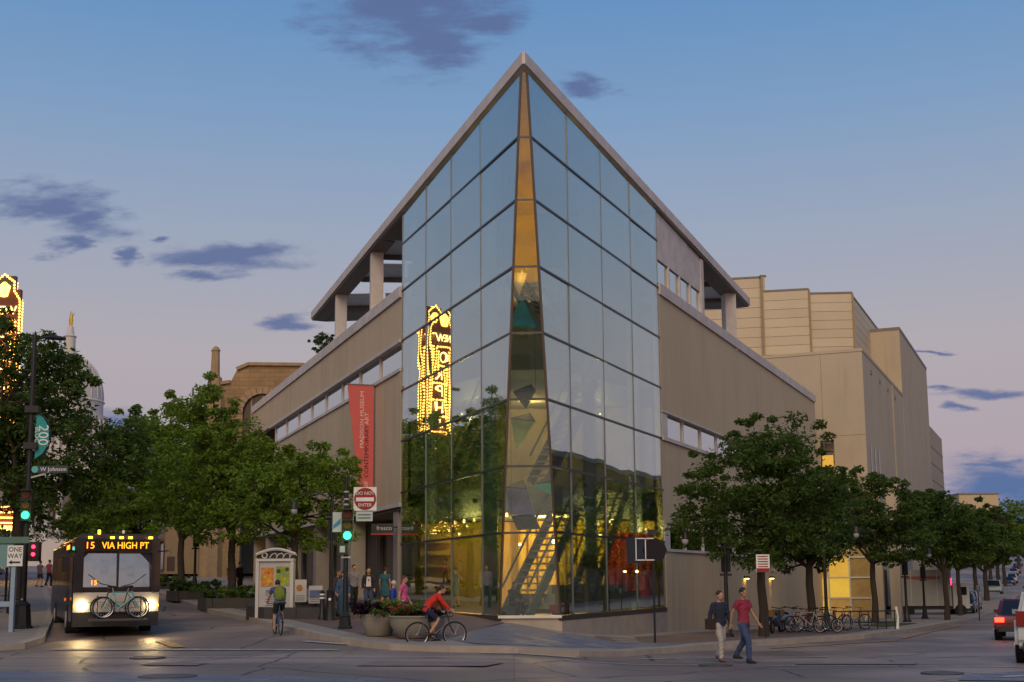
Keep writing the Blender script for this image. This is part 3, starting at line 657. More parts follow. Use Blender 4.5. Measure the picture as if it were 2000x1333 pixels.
shard(.45, 43.8, 3.65, [(-.5, 0, .35), (.5, .1, -.08), (-.3, 0, -.12)], dks, 'flat dark triangle hanging just over the lobby lamp')
shard(.45, 44.0, 8.3, [(-.4, 0, .15), (.4, .1, .2), (.05, 0, -.45)], dks, 'dark triangle pointing down halfway up the glass prow')
shard(.3, 44.2, 12.4, [(-.35, 0, .5), (.3, .1, .5), (.0, 0, -.4)], M('bronze_shard', (.16, .12, .08), .4), 'bronze brown triangle hanging above the teal shard')
# ---- furniture standing in the lobby
sofa = thing('sofa', (C0.x+.35, C0.y+5.2, .5), 'pale grey tufted sofa standing behind the front glass', 'sofa')
sm = M('grey_upholstery', (.34, .34, .31), .85, bump=.2)
for k in range(3): MB().box((-.45+k*.45, 0, .36), (.43, .62, .2)).build('seat_cushion', sm, sofa)
for k in range(3): MB().box((-.45+k*.45, .3, .62), (.43, .16, .36)).build('back_cushion', sm, sofa)
MB().box((0, .02, .18), (1.4, .72, .16)).build('base', M('dark_frame', (.05, .05, .05), .5), sofa)
for sx in (-.62, .62):
    for sy in (-.28, .3): MB().box((sx, sy, .05), (.05, .05, .1)).build('leg', M('dark_frame'), sofa)
ott = thing('ottoman', (C0.x+1.2, C0.y+4.9, .5), 'low red ottoman beside the grey sofa', 'ottoman')
MB().box((0, 0, .28), (.8, .6, .3)).build('cushion', M('red_vinyl', (.30, .02, .02), .5), ott); MB().box((0, 0, .06), (.6, .4, .12)).build('base', M('dark_frame'), ott)

# ---------------------------------------------------------------- the arts centre beside the museum
beige = M('beige_render', (.50, .42, .31), .85, var=.08, scale=.6, bump=.1, stretch=(.7, .7, .3))
streaks(beige, .10, 1.4)
metal_p = M('cream_metal_panel', (.56, .47, .33), .55, var=.06, scale=.4, rnd=.06)
cap_m = M('parapet_cap', (.22, .19, .16), .6)
NV = Vector((.9155, -.4024, 0))
arts = thing('arts_centre', (25.87, 90.47, 0), 'large stepped beige arts centre with cream metal-clad upper block', 'building')
def vbox(mb, s0, s1, o0, o1, z0, z1):
    """box in the arts centre frame: s along the hill street, o outwards from its street wall"""
    return mb.hexa(V*s0+NV*o0+ZUP*z0, V*(s1-s0), NV*(o1-o0), ZUP*(z1-z0))
vbox(MB(), 0, 25.2, -22, 0, -2, 18.4).build('street_block', beige, arts)
vbox(MB(), -.05, 25.2, -22, .05, 18.4, 18.62).build('parapet', beige, arts)
vbox(MB(), 25.22, 50, -24, .02, -2, 24.6).build('tall_block', beige, arts)
vbox(MB(), 25.2, 50, -24, .06, 24.6, 24.9).build('parapet', cap_m, arts)
for zc in (6.2, 12.2): vbox(MB(), -.015, .0, -6, -.02, zc, zc+.03).build('joint_line', M('joint_tan', (.34, .28, .2), .8), arts)  # wall joints as thin strips, a little darker than the render
# weathering hardware: drainpipes, vents, joints, scuppers
for s in (17.2,): vbox(MB(), s, s+.1, .0, .1, -1, 18.3).build('drainpipe', M('pipe_beige', (.42, .35, .26), .6), arts)
for s in (32, 40): vbox(MB(), s, s+.04, .02, .035, -1, 24.5).build('joint_line', M('joint_tan', (.34, .28, .2), .8), arts)
for k in range(4): vbox(MB(), 4+k*5, 4.7+k*5, .0, .05, 17.3, 17.6).build('scupper', cap_m, arts)
for k, (s, o) in enumerate(((6, -7), (11, -5), (15, -9))): vbox(MB(), s, s+1.6, o-1.4, o, 18.6, 19.7).build('roof_vent', M('vent_grey', (.30, .29, .27), .6), arts)
jl = M('joint_tan', (.34, .28, .2), .8); vbox(MB(), -.02, 0, -3.05, -3.02, 11, 18.3).build('joint_line', jl, arts)
# far wing
vbox(MB(), 62, 84, -20, -1.5, -2, 20.4).build('rear_wing', M('buff_brick', (.42, .35, .26), .85, var=.1, scale=2, bump=.2), arts)
for k in range(8): vbox(MB(), 61.98, 84, -6, -1.46, 3.2+k*2.1, 3.26+k*2.1).build('brick_course', cap_m, arts)
# faceted upper block clad in horizontal metal panels
B4 = Vector((29.53-25.87, 105.31-90.47, 0))
pts = [B4+V*20, B4, B4+Vector((-3.7, .2, 0)), B4+Vector((-7.6, 1.0, 0)), B4+Vector((-7.7, 1.5, 0)), B4+Vector((-13, 2.6, 0)), B4+Vector((-13, 18, 0))]
tops = [25.9, 26.2, 26.6, 28.0, 28.0, 28.0]
for i in range(6):
    a, b = pts[i], pts[i+1]; d = b-a; n = Vector((0, 0, 1)).cross(d).normalized()
    if n.y > 0 and i not in (3,): n = -n
    if i == 0: n = NV
    z = 13.0; rows = 17; hgt = (tops[i]-z)/rows
    for r in range(rows):
        MB().hexa(a+ZUP*(z+r*hgt+.015), d, -n*.3, ZUP*(hgt-.03)).build('metal_panel', metal_p, arts)
    MB().hexa(a+n*.05+ZUP*(tops[i]+.0), d, -n*.5, ZUP*.16).build('parapet_cap', cap_m, arts)
for i in (1, 2, 3):
    MB().hexa(pts[i]+Vector((-.08, -.12, 13)), (.16, 0, 0), (0, .1, 0), ZUP*(tops[i]-13)).build('corner_trim', M('rust_trim', (.33, .24, .13), .6), arts)
MB().prism([tuple((p+Vector((-.4, .5, 0)) if k in (0, 1) else p+Vector((.2, .5, 0))).xy) for k, p in enumerate(pts)], 12, 25.7).build('block_core', beige, arts)
vbox(MB(), 0, .05, -3.3, -2.3, 10.0, 11.9).build('small_window', M('dark_pane', (.03, .03, .035), .2, spec=.7), arts)
vbox(MB(), -.03, .0, -3.2, -2.4, 9.9, 10.8).build('lit_window_pane', M('warm_pane', (.5, .3, .05), .5, emit=(1, .55, .08), estr=.5), arts)
for k in range(3): vbox(MB(), 2.0+k*2.2, 2.7+k*2.2, .0, .03, 9.3, 11.6).build('slot_window', M('dark_pane'), arts)
# lit glazed entrance with a white grid
er = V*-3.2+NV*-1.0
for c in range(3):
    for r in range(5):
        lit = [(1, .62, .06), (.9, .5, .05), (.35, .18, .05)][(c*2+r) % 3] if c < 2 else (.2, .12, .05)
        vbox(MB(), -3.0, -2.96, -4.0+c*1.45, -2.6+c*1.45, -1.0+r*1.42, .36+r*1.42).build('entrance_pane', M('entrance_glow_%d' % ((c*2+r) % 3 if c < 2 else 3), (.3, .2, .06), .4, emit=lit, estr=.55 if c < 2 else .22, var=.4, scale=1.5), arts)
wht = M('white_steel', (.62, .60, .52), .5)
for c in range(4): vbox(MB(), -3.12, -3.0, -4.08+c*1.45, -3.98+c*1.45, -1.1, 6.2).build('glazing_post', wht, arts)
for r in range(6): vbox(MB(), -3.11, -3.01, -4.0, .4, -1.05+r*1.42, -.95+r*1.42).build('glazing_rail', wht, arts)
for o in (.85, 2.0): vbox(MB(), -3.3, -2.6, o-.4, o+.3, -1.6, 7.8).build('entrance_pier', beige, arts)
vbox(MB(), -3.3, 0, -6.2, 2.4, 7.8, 8.6).build('entrance_canopy', beige, arts)
for s in (6, 10): vbox(MB(), s, s+1.6, .0, .06, -1.4, 2.4).build('door', M('dark_red_door', (.05, .015, .012), .5), arts)
vbox(MB(), 14, 26, .0, .05, -1.4, 4.0).build('loading_bay_wall', M('grey_panel', (.30, .29, .28), .7), arts)

# ---------------------------------------------------------------- sandstone building up the street
sand = brick_material('sandstone', (.32, .21, .105), (.26, .17, .09), (.20, .14, .08), .9, .38, rot=0)
# walls are vertical, so lay the courses in x-z
nt = sand.node_tree; mp = [n for n in nt.nodes if n.type == 'MAPPING'][0]; mp.inputs['Rotation'].default_value = (math.pi/2, 0, 0)
sand_d = M('sandstone_trim', (.34, .245, .145), .85, var=.2, scale=2, bump=.3)
chu = thing('sandstone_building', (-26.2, 110, 2.2), 'old tan sandstone building with stepped parapet, arched window and corner pinnacle', 'building')
cf = [(0, 0), (-.3, 17.2), (1.0, 17.4), (1.6, 18.6), (2.6, 19.0), (7.6, 18.9), (9.2, 17.6), (12, 17.4), (12, 0)]
arc = [(3.9+1.75*math.cos(t), 14.6+1.75*math.sin(t)) for t in [math.pi*i/12 for i in range(13)]]
hole = arc+[(2.15, 9), (5.65, 9)]
# front wall built round the arched opening
left = [(0, 0), (-.3, 17.2), (1.0, 17.4), (1.6, 18.6), (2.6, 19.0), (3.9, 18.97)]+[(x, z) for x, z in arc[6:]]+[(2.15, 0)]
right = [(3.9, 18.97), (7.6, 18.9), (9.2, 17.6), (12, 17.4), (12, 0), (5.65, 0)]+[(x, z) for x, z in arc[:7]]
for pl in (left, right): MB().slab([(x, 0, z) for x, z in pl], (0, .6, 0)).build('front_wall', sand, chu)
for i in range(12):
    a, b = math.pi*i/12, math.pi*(i+1)/12-.02
    q = [(3.9+r*math.cos(t), -.12, 14.6+r*math.sin(t)) for r, t in ((1.75, a), (2.35, a), (2.35, b), (1.75, b))]
    MB().slab(q, (0, .2, 0)).build('arch_stone', sand_d, chu)
MB().box((3.9, .35, 12.5), (3.4, .1, 8)).build('window_pane', M('dark_pane'), chu)
for x in (2.9, 3.9, 4.9): MB().box((x, .25, 12.5), (.14, .12, 7.6)).build('window_bar', sand_d, chu)
MB().slab([(0, .6, 0), (0, .6, 17.0), (-3.4, 18, 17.0), (-3.4, 18, 0)], (.5, 0, 0)).build('side_wall', sand, chu)
MB().slab([(12, .6, 17.0), (.3, .6, 17.0), (-3.0, 18, 17.0), (12, 18, 17)], (0, 0, .2)).build('roof', M('roof_felt', (.08, .08, .08), .9), chu)
for a, b in (((-.35, 17.25), (1.0, 17.45)), ((1.55, 18.6), (2.6, 19.05)), ((2.6, 19.05), (7.6, 18.95)), ((7.6, 18.95), (9.3, 17.6))):
    MB().bar((a[0], .2, a[1]), (b[0], .2, b[1]), .9, .28, up=(0, 0, 1)).build('parapet_stone', sand_d, chu)
MB().lathe([(1.1, 0), (1.05, 14.5), (.95, 16.0), (.72, 17.0), (.62, 17.8), (.42, 18.0), (.36, 20.2), (.44, 20.3), (.25, 20.6), (.12, 20.7)], (-.4, .1, 0), 8).build('corner_pinnacle', sand_d, chu)

# ---------------------------------------------------------------- the domed capitol at the head of the street
cap = thing('capitol', (-142.6, 395, 8), 'pale domed capitol with a gilded statue on its lantern at the end of the street', 'capitol')
gran = M('white_granite', (.58, .555, .53), .8, var=.06, scale=.2)
gold = M('gilded', (.75, .48, .08), .35, metal=.7)
MB().lathe([(13.6, 30), (13.6, 33), (11.6, 33.2), (11.6, 45.5), (12.6, 45.8), (12.6, 47), (11.0, 47.2), (11, 51.5), (11.5, 51.8), (10.9, 52.5)]+
           [(10.8*math.cos(t)**.9, 52.5+14.5*math.sin(t)) for t in [math.pi/2*.92*i/12 for i in range(13)]]+[(2.4, 67), (2.4, 68), (1.7, 68.2), (1.7, 73), (2.1, 73.2), (1.2, 74), (.9, 76.5), (.4, 77)], n=40).build('dome', gran, cap, True)
for k in range(36):
    a = 2*math.pi*k/36; MB().tube([(12.7*math.cos(a), 12.7*math.sin(a), 33), (12.7*math.cos(a), 12.7*math.sin(a), 45.6)], .5, 8).build('drum_column', gran, cap, True)
for k in range(24):
    a = 2*math.pi*k/24
    MB().tube([(10.95*math.cos(a)*math.cos(t)**.9, 10.95*math.sin(a)*math.cos(t)**.9, 52.6+14.6*math.sin(t)) for t in [math.pi/2*.9*i/8 for i in range(9)]], .22, 5).build('dome_rib', gran, cap)
MB().tube([(0, 0, 76.5), (0, 0, 78.6), (0, 0, 80.2), (0, 0, 80.9), (.1, 0, 81.6)], [.55, .75, .5, .35, .2], 8).build('statue', gold, cap, True)
MB().tube([(.3, 0, 79.6), (1.1, -.2, 80.9)], [.16, .1], 6).build('statue_arm', gold, cap)
MB().box((0, 6, 15), (46, 46, 30)).build('main_block', gran, cap)
MB().box((0, -26, 3), (34, 20, 8)).build('steps_block', gran, cap)
for k in range(6):
    x = -10+k*4; MB().tube([(x, -31, 7), (x, -31, 22)], [.95, .8], 10).build('portico_column', gran, cap, True)
MB().box((0, -26, 24), (26, 12, 4)).build('entablature', gran, cap)
MB().slab([(-13, -32, 26), (13, -32, 26), (0, -32, 31)], (0, 12, 0)).build('pediment', gran, cap)
for k in range(5): MB().box((-8+k*4, -17.2, 14), (1.6, .4, 9)).build('portico_window', M('dark_pane'), cap)

# ---------------------------------------------------------------- old cinema with its vertical lit sign, on the far side of the street
cin = thing('theatre', (-42.5, 97, 1.9), 'brick theatre set back behind the street trees with a glowing marquee', 'theatre', rz=math.atan2(U.y, U.x))
brown = brick_material('brown_brick', (.20, .12, .08), (.16, .10, .07), (.14, .12, .1), .5, .16)
mp = [n for n in brown.node_tree.nodes if n.type == 'MAPPING'][0]; mp.inputs['Rotation'].default_value = (math.pi/2, 0, 0)
# local x runs up the street, local -y faces the street
MB().box((0, 9, 6.0), (24, 18, 14)).build('wall', brown, cin)
MB().box((0, -.1, 13.0), (24.6, .7, .6)).build('cornice', conc, cin)
for r in range(1):
    for c in range(6): MB().box((-9.5+c*3.8, -.06, 9.4+r*4), (1.7, .2, 2.4)).build('window', M('dark_pane'), cin)
glow = M('marquee_glow', (.9, .6, .2), .5, emit=(1, .55, .10), estr=7)
MB().box((0, -2.0, 5.1), (9, 4, 1.5)).build('marquee', M('marquee_body', (.25, .05, .03), .5), cin)
for r in range(4): MB().box((0, -4.05, 4.5+r*.4), (8.8, .12, .1)).build('marquee_tube', glow, cin)
for r in range(4): MB().box((-4.55, -2.0, 4.5+r*.4), (.12, 3.8, .1)).build('marquee_tube', glow, cin)
for c in range(8): MB().box((-3.8+c*1.08, -2, 4.28), (.3, 2.8, .06)).build('marquee_light', glow, cin)
sg = thing('theatre_sign', (-40.35, 97, 15.0), 'tall vertical theatre sign outlined in glowing bulbs and letters', 'sign')
bulb = M('sign_bulb', (1, .8, .4), .5, emit=(1, .47, .06), estr=6.0); lett = M('sign_letter', (1, .9, .7), .5, emit=(1, .6, .16), estr=5)
body = M('sign_body', (.14, .035, .012), .5, var=.3)
MB().box((0, 0, 3.4), (2.6, .42, 13.4)).build('sign_body', body, sg)
MB().box((0, 0, 10.6), (1.7, .4, 1.2)).build('sign_crown', M('dark_frame'), sg)
MB().box((-1.8, 0, 4), (1.0, .25, .25)).build('bracket', alu_dark, sg); MB().box((-1.8, 0, 0), (1.0, .25, .25)).build('bracket', alu_dark, sg)
random.seed(9)
def bulbs(path, name='bulb_row', n=40):
    mb = MB(); P = [Vector(p) for p in path]; L = [(P[i+1]-P[i]).length for i in range(len(P)-1)]; T = sum(L)
    for k in range(n):
        t = T*k/n; i = 0
        while t > L[i]: t -= L[i]; i += 1
        q = P[i].lerp(P[i+1], t/L[i]); mb.ball(q, .095, 6, 4)
    mb.build(name, bulb, sg)
for y in (-.26, .26):
    bulbs([(-1.3, y, -3.2), (-1.3, y, 9.2), (-.8, y, 10.0), (-.8, y, 10.7), (0, y, 11.3), (.8, y, 10.7), (.8, y, 10.0), (1.3, y, 9.2), (1.3, y, -3.2)], n=120)
    bulbs([(-1.0, y, -3), (-1.0, y, 7.6), (1.0, y, 7.6), (1.0, y, -3)], n=80)
    for k in range(6):
        zc = 9.9-k*.12; bulbs([(-.55+.05*k, y, zc+.3), (0, y, zc+.75-.1*k), (.55-.05*k, y, zc+.3)], n=9)
    fx = 1 if y < 0 else -1
    text('lettering', 'NEW', .95, lett, sg, frame((0, y*1.2, 8.35), (fx, 0, 0), (0, 0, 1)), .03)
    for xx in (-.72, .72): bulbs([(xx, y, -3), (xx, y, 7.4)], n=42)
    for k in range(7): bulbs([(-.95, y, 5.85-k*1.5), (.95, y, 5.85-k*1.5)], n=8)
    for k, ch in enumerate('ORPHEUM'):
        text('lettering', ch, 1.45, lett, sg, frame((0, y*1.2, 6.6-k*1.5), (fx, 0, 0), (0, 0, 1)), .03)
# shop row on the far side, seen dimly between the trees
def shop(x, y, w, d, h, mat, lb, lit=.4, seed=1, faces='street', rz=None):
    t = thing('shop_building', (x, y, H(x, y)), lb, 'building', rz=math.atan2(U.y, U.x) if rz is None else rz)
    MB().box((0, d/2, h/2), (w, d, h)).build('wall', mat, t)
    MB().box((0, d/2-.05, h+.15), (w+.3, d+.3, .3)).build('cornice', conc, t)
    rnd = random.Random(seed); n = max(2, int(w/3))
    for c in range(n):
        x0 = -w/2+w*(c+.5)/n
        MB().box((x0, -.04, 1.7), (w/n*.78, .16, 2.5)).build('shop_window', M('shop_glow', (.4, .28, .12), .5, emit=(1, .62, .22), estr=lit, var=.5) if rnd.random() < .5 else M('dark_pane'), t)
        for r in range(int((h-4.2)/3.2)): MB().box((x0, -.04, 5.6+r*3.2), (w/n*.45, .14, 1.9)).build('window', M('dark_pane'), t)
    MB().box((0, -.35, 3.3), (w*.9, .7, .25)).build('awning', M('awning_%d' % seed, (.12+.1*rnd.random(), .08, .07), .8), t)
    return t
shop(-31.5, 67, 14, 14, 9.5, M('painted_brick_grey', (.22, .20, .19), .8, var=.1, bump=.2), 'grey painted shop building behind the left street trees', seed=3)
shop(-24.6, 49.5, 12, 14, 8.5, M('dark_red_brick', (.16, .075, .05), .85, var=.15, scale=3, bump=.3), 'dark red brick corner shop behind the signal pole', seed=5)
shop(-52, 123, 20, 16, 13, M('tan_brick', (.30, .23, .15), .85, var=.12, bump=.2), 'tan brick building beyond the theatre', seed=8)
shop(-61, 150, 22, 16, 11, M('pale_stone_front', (.40, .37, .33), .85, var=.1), 'pale stone fronted building far up the street', seed=11)
for x, y, w, h, mt, lb, sd in ((-37.5, 131, 22, 12, 'tan_brick', 'tan brick building on the near side beyond the sandstone front', 21), (-48, 160, 24, 10, 'painted_brick_grey', 'grey building on the near side far up the street', 23)):
    shop(x, y, w, 16, h, M(mt), lb, seed=sd, rz=math.atan2(-U.y, -U.x))
# opposite side of the hill street: only mirrored in the glass
def block(x, y, w, d, h, rz, mat, lb, cols, rows):
    t = thing('corner_building', (x, y, H(x, y)-.5), lb, 'building', rz=rz)
    MB().box((0, d/2, h/2), (w, d, h)).build('wall', mat, t); MB().box((0, d/2, h+.3), (w+.4, d+.4, .6)).build('cornice', M('parapet_cap'), t)
    for c in range(cols):
        for r in range(rows): MB().box((-w/2+w*(c+.5)/cols, -.03, 2.4+r*3.3), (w/cols*.5, .2, 1.9)).build('window', M('dark_pane'), t)
    return t
block(44, 56, 46, 14, 13.0, math.atan2(V.y, V.x)+math.pi, M('red_brown_brick', (.15, .085, .055), .85, var=.15, scale=3, bump=.3), 'red brown brick block across the hill street from the museum', 9, 3)
block(87.5, 140, 102, 14, 17.8, math.atan2(V.y, V.x)+math.pi, M('dark_red_brick'), 'dark brick block further along the hill street', 20, 4)
block(-34, 22, 30, 14, 11.5, math.atan2(-V.y, -V.x)+math.pi*1.15, M('tan_brick'), 'tan brick block on the corner opposite the museum', 6, 3)
block(-14, -62, 40, 12, 9.0, math.pi, M('tan_brick'), 'low tan brick row behind the crossing, mirrored in the prow', 10, 2)
block(32, -70, 42, 12, 8.0, math.pi, M('dark_red_brick'), 'low dark brick row behind the crossing, mirrored in the prow', 10, 2)
# far hillside buildings
for x, y, w, h, lb in ((119, 318, 10, 18, 'small cream block of flats far down the hill street'), (158, 400, 22, 9, 'long low tan building on the far hilltop')):
    t = thing('distant_building', (x, y, H(x, y)-1), lb, 'building'); MB().box((0, 5, h/2), (w, 10, h)).build('wall', M('cream_far', (.52, .42, .26), .8), t); MB().box((0, 5, h+.2), (w+.4, 10.4, .4)).build('roof', M('parapet_cap'), t)
    for r in range(int(h/3)-1):
        for c in range(4): MB().box((-w*.38+c*w*.25, -.02, 2.5+r*3), (w*.09, .1, 1.4)).build('window', M('dark_pane'), t)

# ---------------------------------------------------------------- trees
bark = M('bark', (.045, .034, .027), .9, var=.3, scale=6, bump=.6, bscale=14, stretch=(4, 4, .7))
def leaf_mat(name, col=(.05, .08, .02), var=.45):
    if name in _mats: return _mats[name]
    m = M(name, col, .6, var=var, scale=1.1, spec=.25); nt = m.node_tree; N = nt.nodes; L = nt.links; p = N['Principled BSDF']
    tr = N.new('ShaderNodeBsdfTranslucent'); tr.inputs[0].default_value = (col[0]*1.3, col[1]*1.4, col[2]*.6, 1)
    mx = N.new('ShaderNodeMixShader'); mx.inputs[0].default_value = .38; L.new(p.outputs[0], mx.inputs[1]); L.new(tr.outputs[0], mx.inputs[2])
    L.new(mx.outputs[0], N['Material Output'].inputs[0]); return m
def leaves(rng, cen, rad, n, size):
    """n diamond leaves gathered round clump centres"""
    k = rng.integers(0, len(cen), n); d = rng.normal(size=(n, 3)); d /= np.linalg.norm(d, axis=1)[:, None]
    r = rad[k]*rng.random(n)**.45; c = cen[k]+d*r[:, None]*np.array([1, 1, .62])
    a = rng.normal(size=(n, 3))*np.array([1, 1, .55])+d*.5-np.array([0, 0, .35]); a /= np.linalg.norm(a, axis=1)[:, None]
    b = np.cross(a, rng.normal(size=(n, 3))); b /= np.linalg.norm(b, axis=1)[:, None]
    l = size*(.45+1.05*rng.random(n)**1.4)[:, None]; w = l*.42
    v = np.stack([c-a*l*.5, c+b*w*.5, c+a*l*.5, c-b*w*.5], 1).reshape(-1, 3)
    return v
def mesh_quads(name, v):
    n = len(v)//4; me = bpy.data.meshes.new(name); me.vertices.add(len(v)); me.vertices.foreach_set('co', v.astype(np.float32).ravel())
    me.loops.add(4*n); me.loops.foreach_set('vertex_index', np.arange(4*n, dtype=np.int32))
    me.polygons.add(n); me.polygons.foreach_set('loop_start', np.arange(0, 4*n, 4, dtype=np.int32)); me.polygons.foreach_set('loop_total', np.full(n, 4, dtype=np.int32))
    me.update(calc_edges=True); me.validate(); return me
def tree(name, x, y, h, trunk_h, blobs, n, leaf, mat, lb, seed, group=None, tr=.16, z=None, nclump=None, lean=(0, 0)):
    rng = np.random.default_rng(seed)
    t = thing(name, (x, y, H(x, y)+KERB if z is None else z), lb, 'tree', group)
    cen = []; rad = []; g = 1.13 if n > 7000 and z is None else 1.0
    blobs = [(b[0]*g, b[1]*g, b[2], b[3]*g, b[4]*g, b[5]*g) for b in blobs]; n = int(n*1.5)
    nc = nclump or max(40, n//130)
    vol = np.array([b[3]*b[4]*b[5] for b in blobs]); ks = rng.choice(len(blobs), nc, p=vol/vol.sum())
    for k in ks:
        b = blobs[k]; d = rng.normal(size=3); d /= np.linalg.norm(d); r = rng.random()**.42
        cen.append(np.array(b[:3])+d*r*np.array(b[3:6])); rad.append(.30+.38*rng.random())
    for k in ks[:max(8, nc//5)]:      # stray sprays break the outline
        b = blobs[k]; d = rng.normal(size=3); d[2] = abs(d[2])*.8-.1; d /= np.linalg.norm(d)
        cen.append(np.array(b[:3])+d*(1.0+.32*rng.random())*np.array(b[3:6])); rad.append(.16+.16*rng.random())
    cen = np.array(cen); rad = np.array(rad)*min(1.25, h/7.5)
    top = np.array([lean[0], lean[1], trunk_h])
    mb = MB()
    path = [Vector((0, 0, -.1)), Vector((lean[0]*.3+.04, lean[1]*.3, trunk_h*.35)), Vector((lean[0]*.7-.03, lean[1]*.7, trunk_h*.7)), Vector(top)]
    mb.tube(path, [tr*1.25, tr, tr*.9, tr*.82], 9)
    mb.build('trunk', bark, t, True)
    lm = MB(); order = rng.permutation(len(cen))
    main = order[:7]; ends = []
    for i in main:
        c = Vector(cen[i]); p0 = Vector(top)-Vector((0, 0, .15)); mid = p0.lerp(c, .5)+Vector((rng.normal()*.15, rng.normal()*.15, .25*(c-p0).length*.5))
        lm.tube([p0, p0.lerp(mid, .55)+Vector((0, 0, .08)), mid, c], [tr*.55, tr*.42, tr*.28, tr*.1], 6); ends += [mid, c, p0.lerp(mid, .6)]
    for i in order[7:min(len(order), 70)]:
        c = Vector(cen[i]); e = min(ends, key=lambda q: (q-c).length)
        lm.tube([e, e.lerp(c, .5)+Vector((0, 0, .1)), c], [tr*.2, tr*.13, tr*.05], 5)
    lm.build('limbs', bark, t, True)
    v = leaves(rng, cen, rad, n, leaf)
    obj('crown', mesh_quads('crown', v), mat, t)
    return t
LF1 = leaf_mat('foliage_mid', (.100, .160, .026)); LF2 = leaf_mat('foliage_dark', (.068, .115, .025)); LF3 = leaf_mat('foliage_light', (.145, .225, .030)); LF4 = leaf_mat('foliage_deep', (.050, .088, .022))
# museum's street corner
tree('street_tree', bear(575, 50.5), 50.5, 7, 2.6, [(.0, 0, 4.7, 2.2, 1.8, 1.6), (-1.1, .2, 4.5, 1.6, 1.5, 1.4), (1.3, 0, 5.5, 1.3, 1.2, 1.2), (.5, 0, 3.3, 1.7, 1.3, .9)], 11000, .2, LF3, 'slim street tree with an open crown standing behind the information kiosk', 1)
tree('street_tree', bear(452, 60), 60, 9, 3.0, [(-.6, 0, 6.2, 2.9, 2.6, 2.3), (-1.3, 0, 9.0, 1.6, 1.5, 1.6), (1.3, 0, 5.9, 2.0, 2.0, 1.7), (.2, 0, 4.0, 2.6, 2.2, 1.1)], 20000, .23, LF3, 'tall bright green street tree beside the museum side wall', 2, tr=.19)
tree('street_tree', bear(352, 71), 71, 9.5, 3.0, [(0, 0, 6.6, 3.4, 3, 2.7), (-.6, 0, 9.2, 2.1, 2, 1.4), (.8, 0, 4.2, 2.8, 2.4, 1.3)], 17000, .25, LF3, 'broad green street tree right of the bus', 3, tr=.2)
tree('street_tree', bear(268, 84), 84, 10, 3.2, [(0, 0, 7.2, 3.4, 3, 2.8), (.2, 0, 10.2, 2.2, 2, 1.5), (-.8, 0, 4.4, 2.8, 2.4, 1.3)], 14000, .28, LF3, 'light green street tree rising behind the bus roof', 4, tr=.2)
tree('street_tree', bear(205, 102), 102, 9, 3.0, [(0, 0, 5.6, 3.2, 3, 2.6), (-.8, 0, 4.0, 2.6, 2.4, 1.2)], 9000, .32, LF1, 'street tree in front of the tan building far up the street', 5, tr=.2)
# far side of the climbing street
tree('plane_tree', bear(30, 50), 50, 13, 4.0, [(-.4, 0, 8.4, 2.6, 2.6, 2.4), (-1.2, 0, 11.4, 1.5, 1.6, 1.2), (1.1, 0, 9.4, 1.0, 1.2, 1.0), (2.7, 0, 6.9, 1.9, 1.8, 1.1), (2.2, 0, 5.4, 2.0, 1.8, 1.0), (.6, 0, 4.6, 2.6, 2.0, 1.4), (-1.8, 0, 6.6, 2.2, 2, 2), (3.5, .3, 6.2, 1.3, 1.2, .9), (.9, 0, 10.0, .9, 1.2, .8)], 27000, .22, LF2, 'large dark tree on the corner behind the signal pole', 6, tr=.26)
tree('street_tree', bear(188, 96), 96, 8, 2.8, [(0, 0, 4.9, 2.5, 2.4, 2.0), (-1, 0, 4.0, 2.0, 2.0, 1.2)], 10000, .26, LF2, 'dark street tree past the corner tree on the theatre side', 7, tr=.18)
if False: tree('street_tree', bear(20, 80), 80, 11, 3.0, [(0, 0, 7, 3.5, 3, 3.2), (.8, 0, 9.2, 2.2, 2, 1.6)], 12000, .28, LF4, 'dark tree in front of the theatre below the lit sign', 8, tr=.2)
# hill street
tree('street_tree', bear(1488, 46.3), 46.3, 8, 2.7, [(.2, 0, 5.4, 2.3, 2.1, 2.0), (.5, 0, 7.1, 1.3, 1.4, .95), (-1.7, 0, 4.5, 1.3, 1.3, 1.3), (1.7, 0, 4.7, 1.4, 1.5, 1.6), (-.4, 0, 3.5, 1.9, 1.7, .9)], 20000, .19, LF2, 'big dense dark green tree before the museum side wall', 10, tr=.17)
tree('street_tree', bear(1582, 58), 58, 8, 2.9, [(.2, 0, 4.9, 2.3, 2.2, 1.9), (-.4, 0, 3.6, 2.0, 1.9, .95)], 11000, .22, LF4, 'dark tree with a forked trunk above the parked bicycles', 11, tr=.19)
tree('street_tree', bear(1706, 70), 70, 8.6, 3.4, [(.1, 0, 6.0, 2.4, 2.3, 1.9), (-.5, 0, 7.6, 1.3, 1.3, .9), (.9, 0, 4.6, 2.0, 2, 1.1), (-1.6, 0, 5.0, 1.3, 1.3, 1.2)], 12000, .25, LF2, 'street tree in front of the glowing arts centre entrance', 12, tr=.17)
tree('street_tree', bear(1846, 78), 78, 8.6, 3.0, [(0, 0, 5.6, 2.6, 2.4, 2.0), (-.9, 0, 7.2, 1.4, 1.4, 1.0), (1.2, 0, 4.8, 1.6, 1.6, 1.3)], 11000, .27, LF2, 'street tree with a leaning fork beside the box truck', 13, tr=.16)
tree('street_tree', bear(1872, 92), 92, 8, 3.4, [(0, 0, 5.6, 2.6, 2.4, 1.9), (1.4, 0, 4.8, 1.8, 1.8, 1.4)], 9000, .3, LF1, 'street tree just past the box truck', 14, tr=.16)
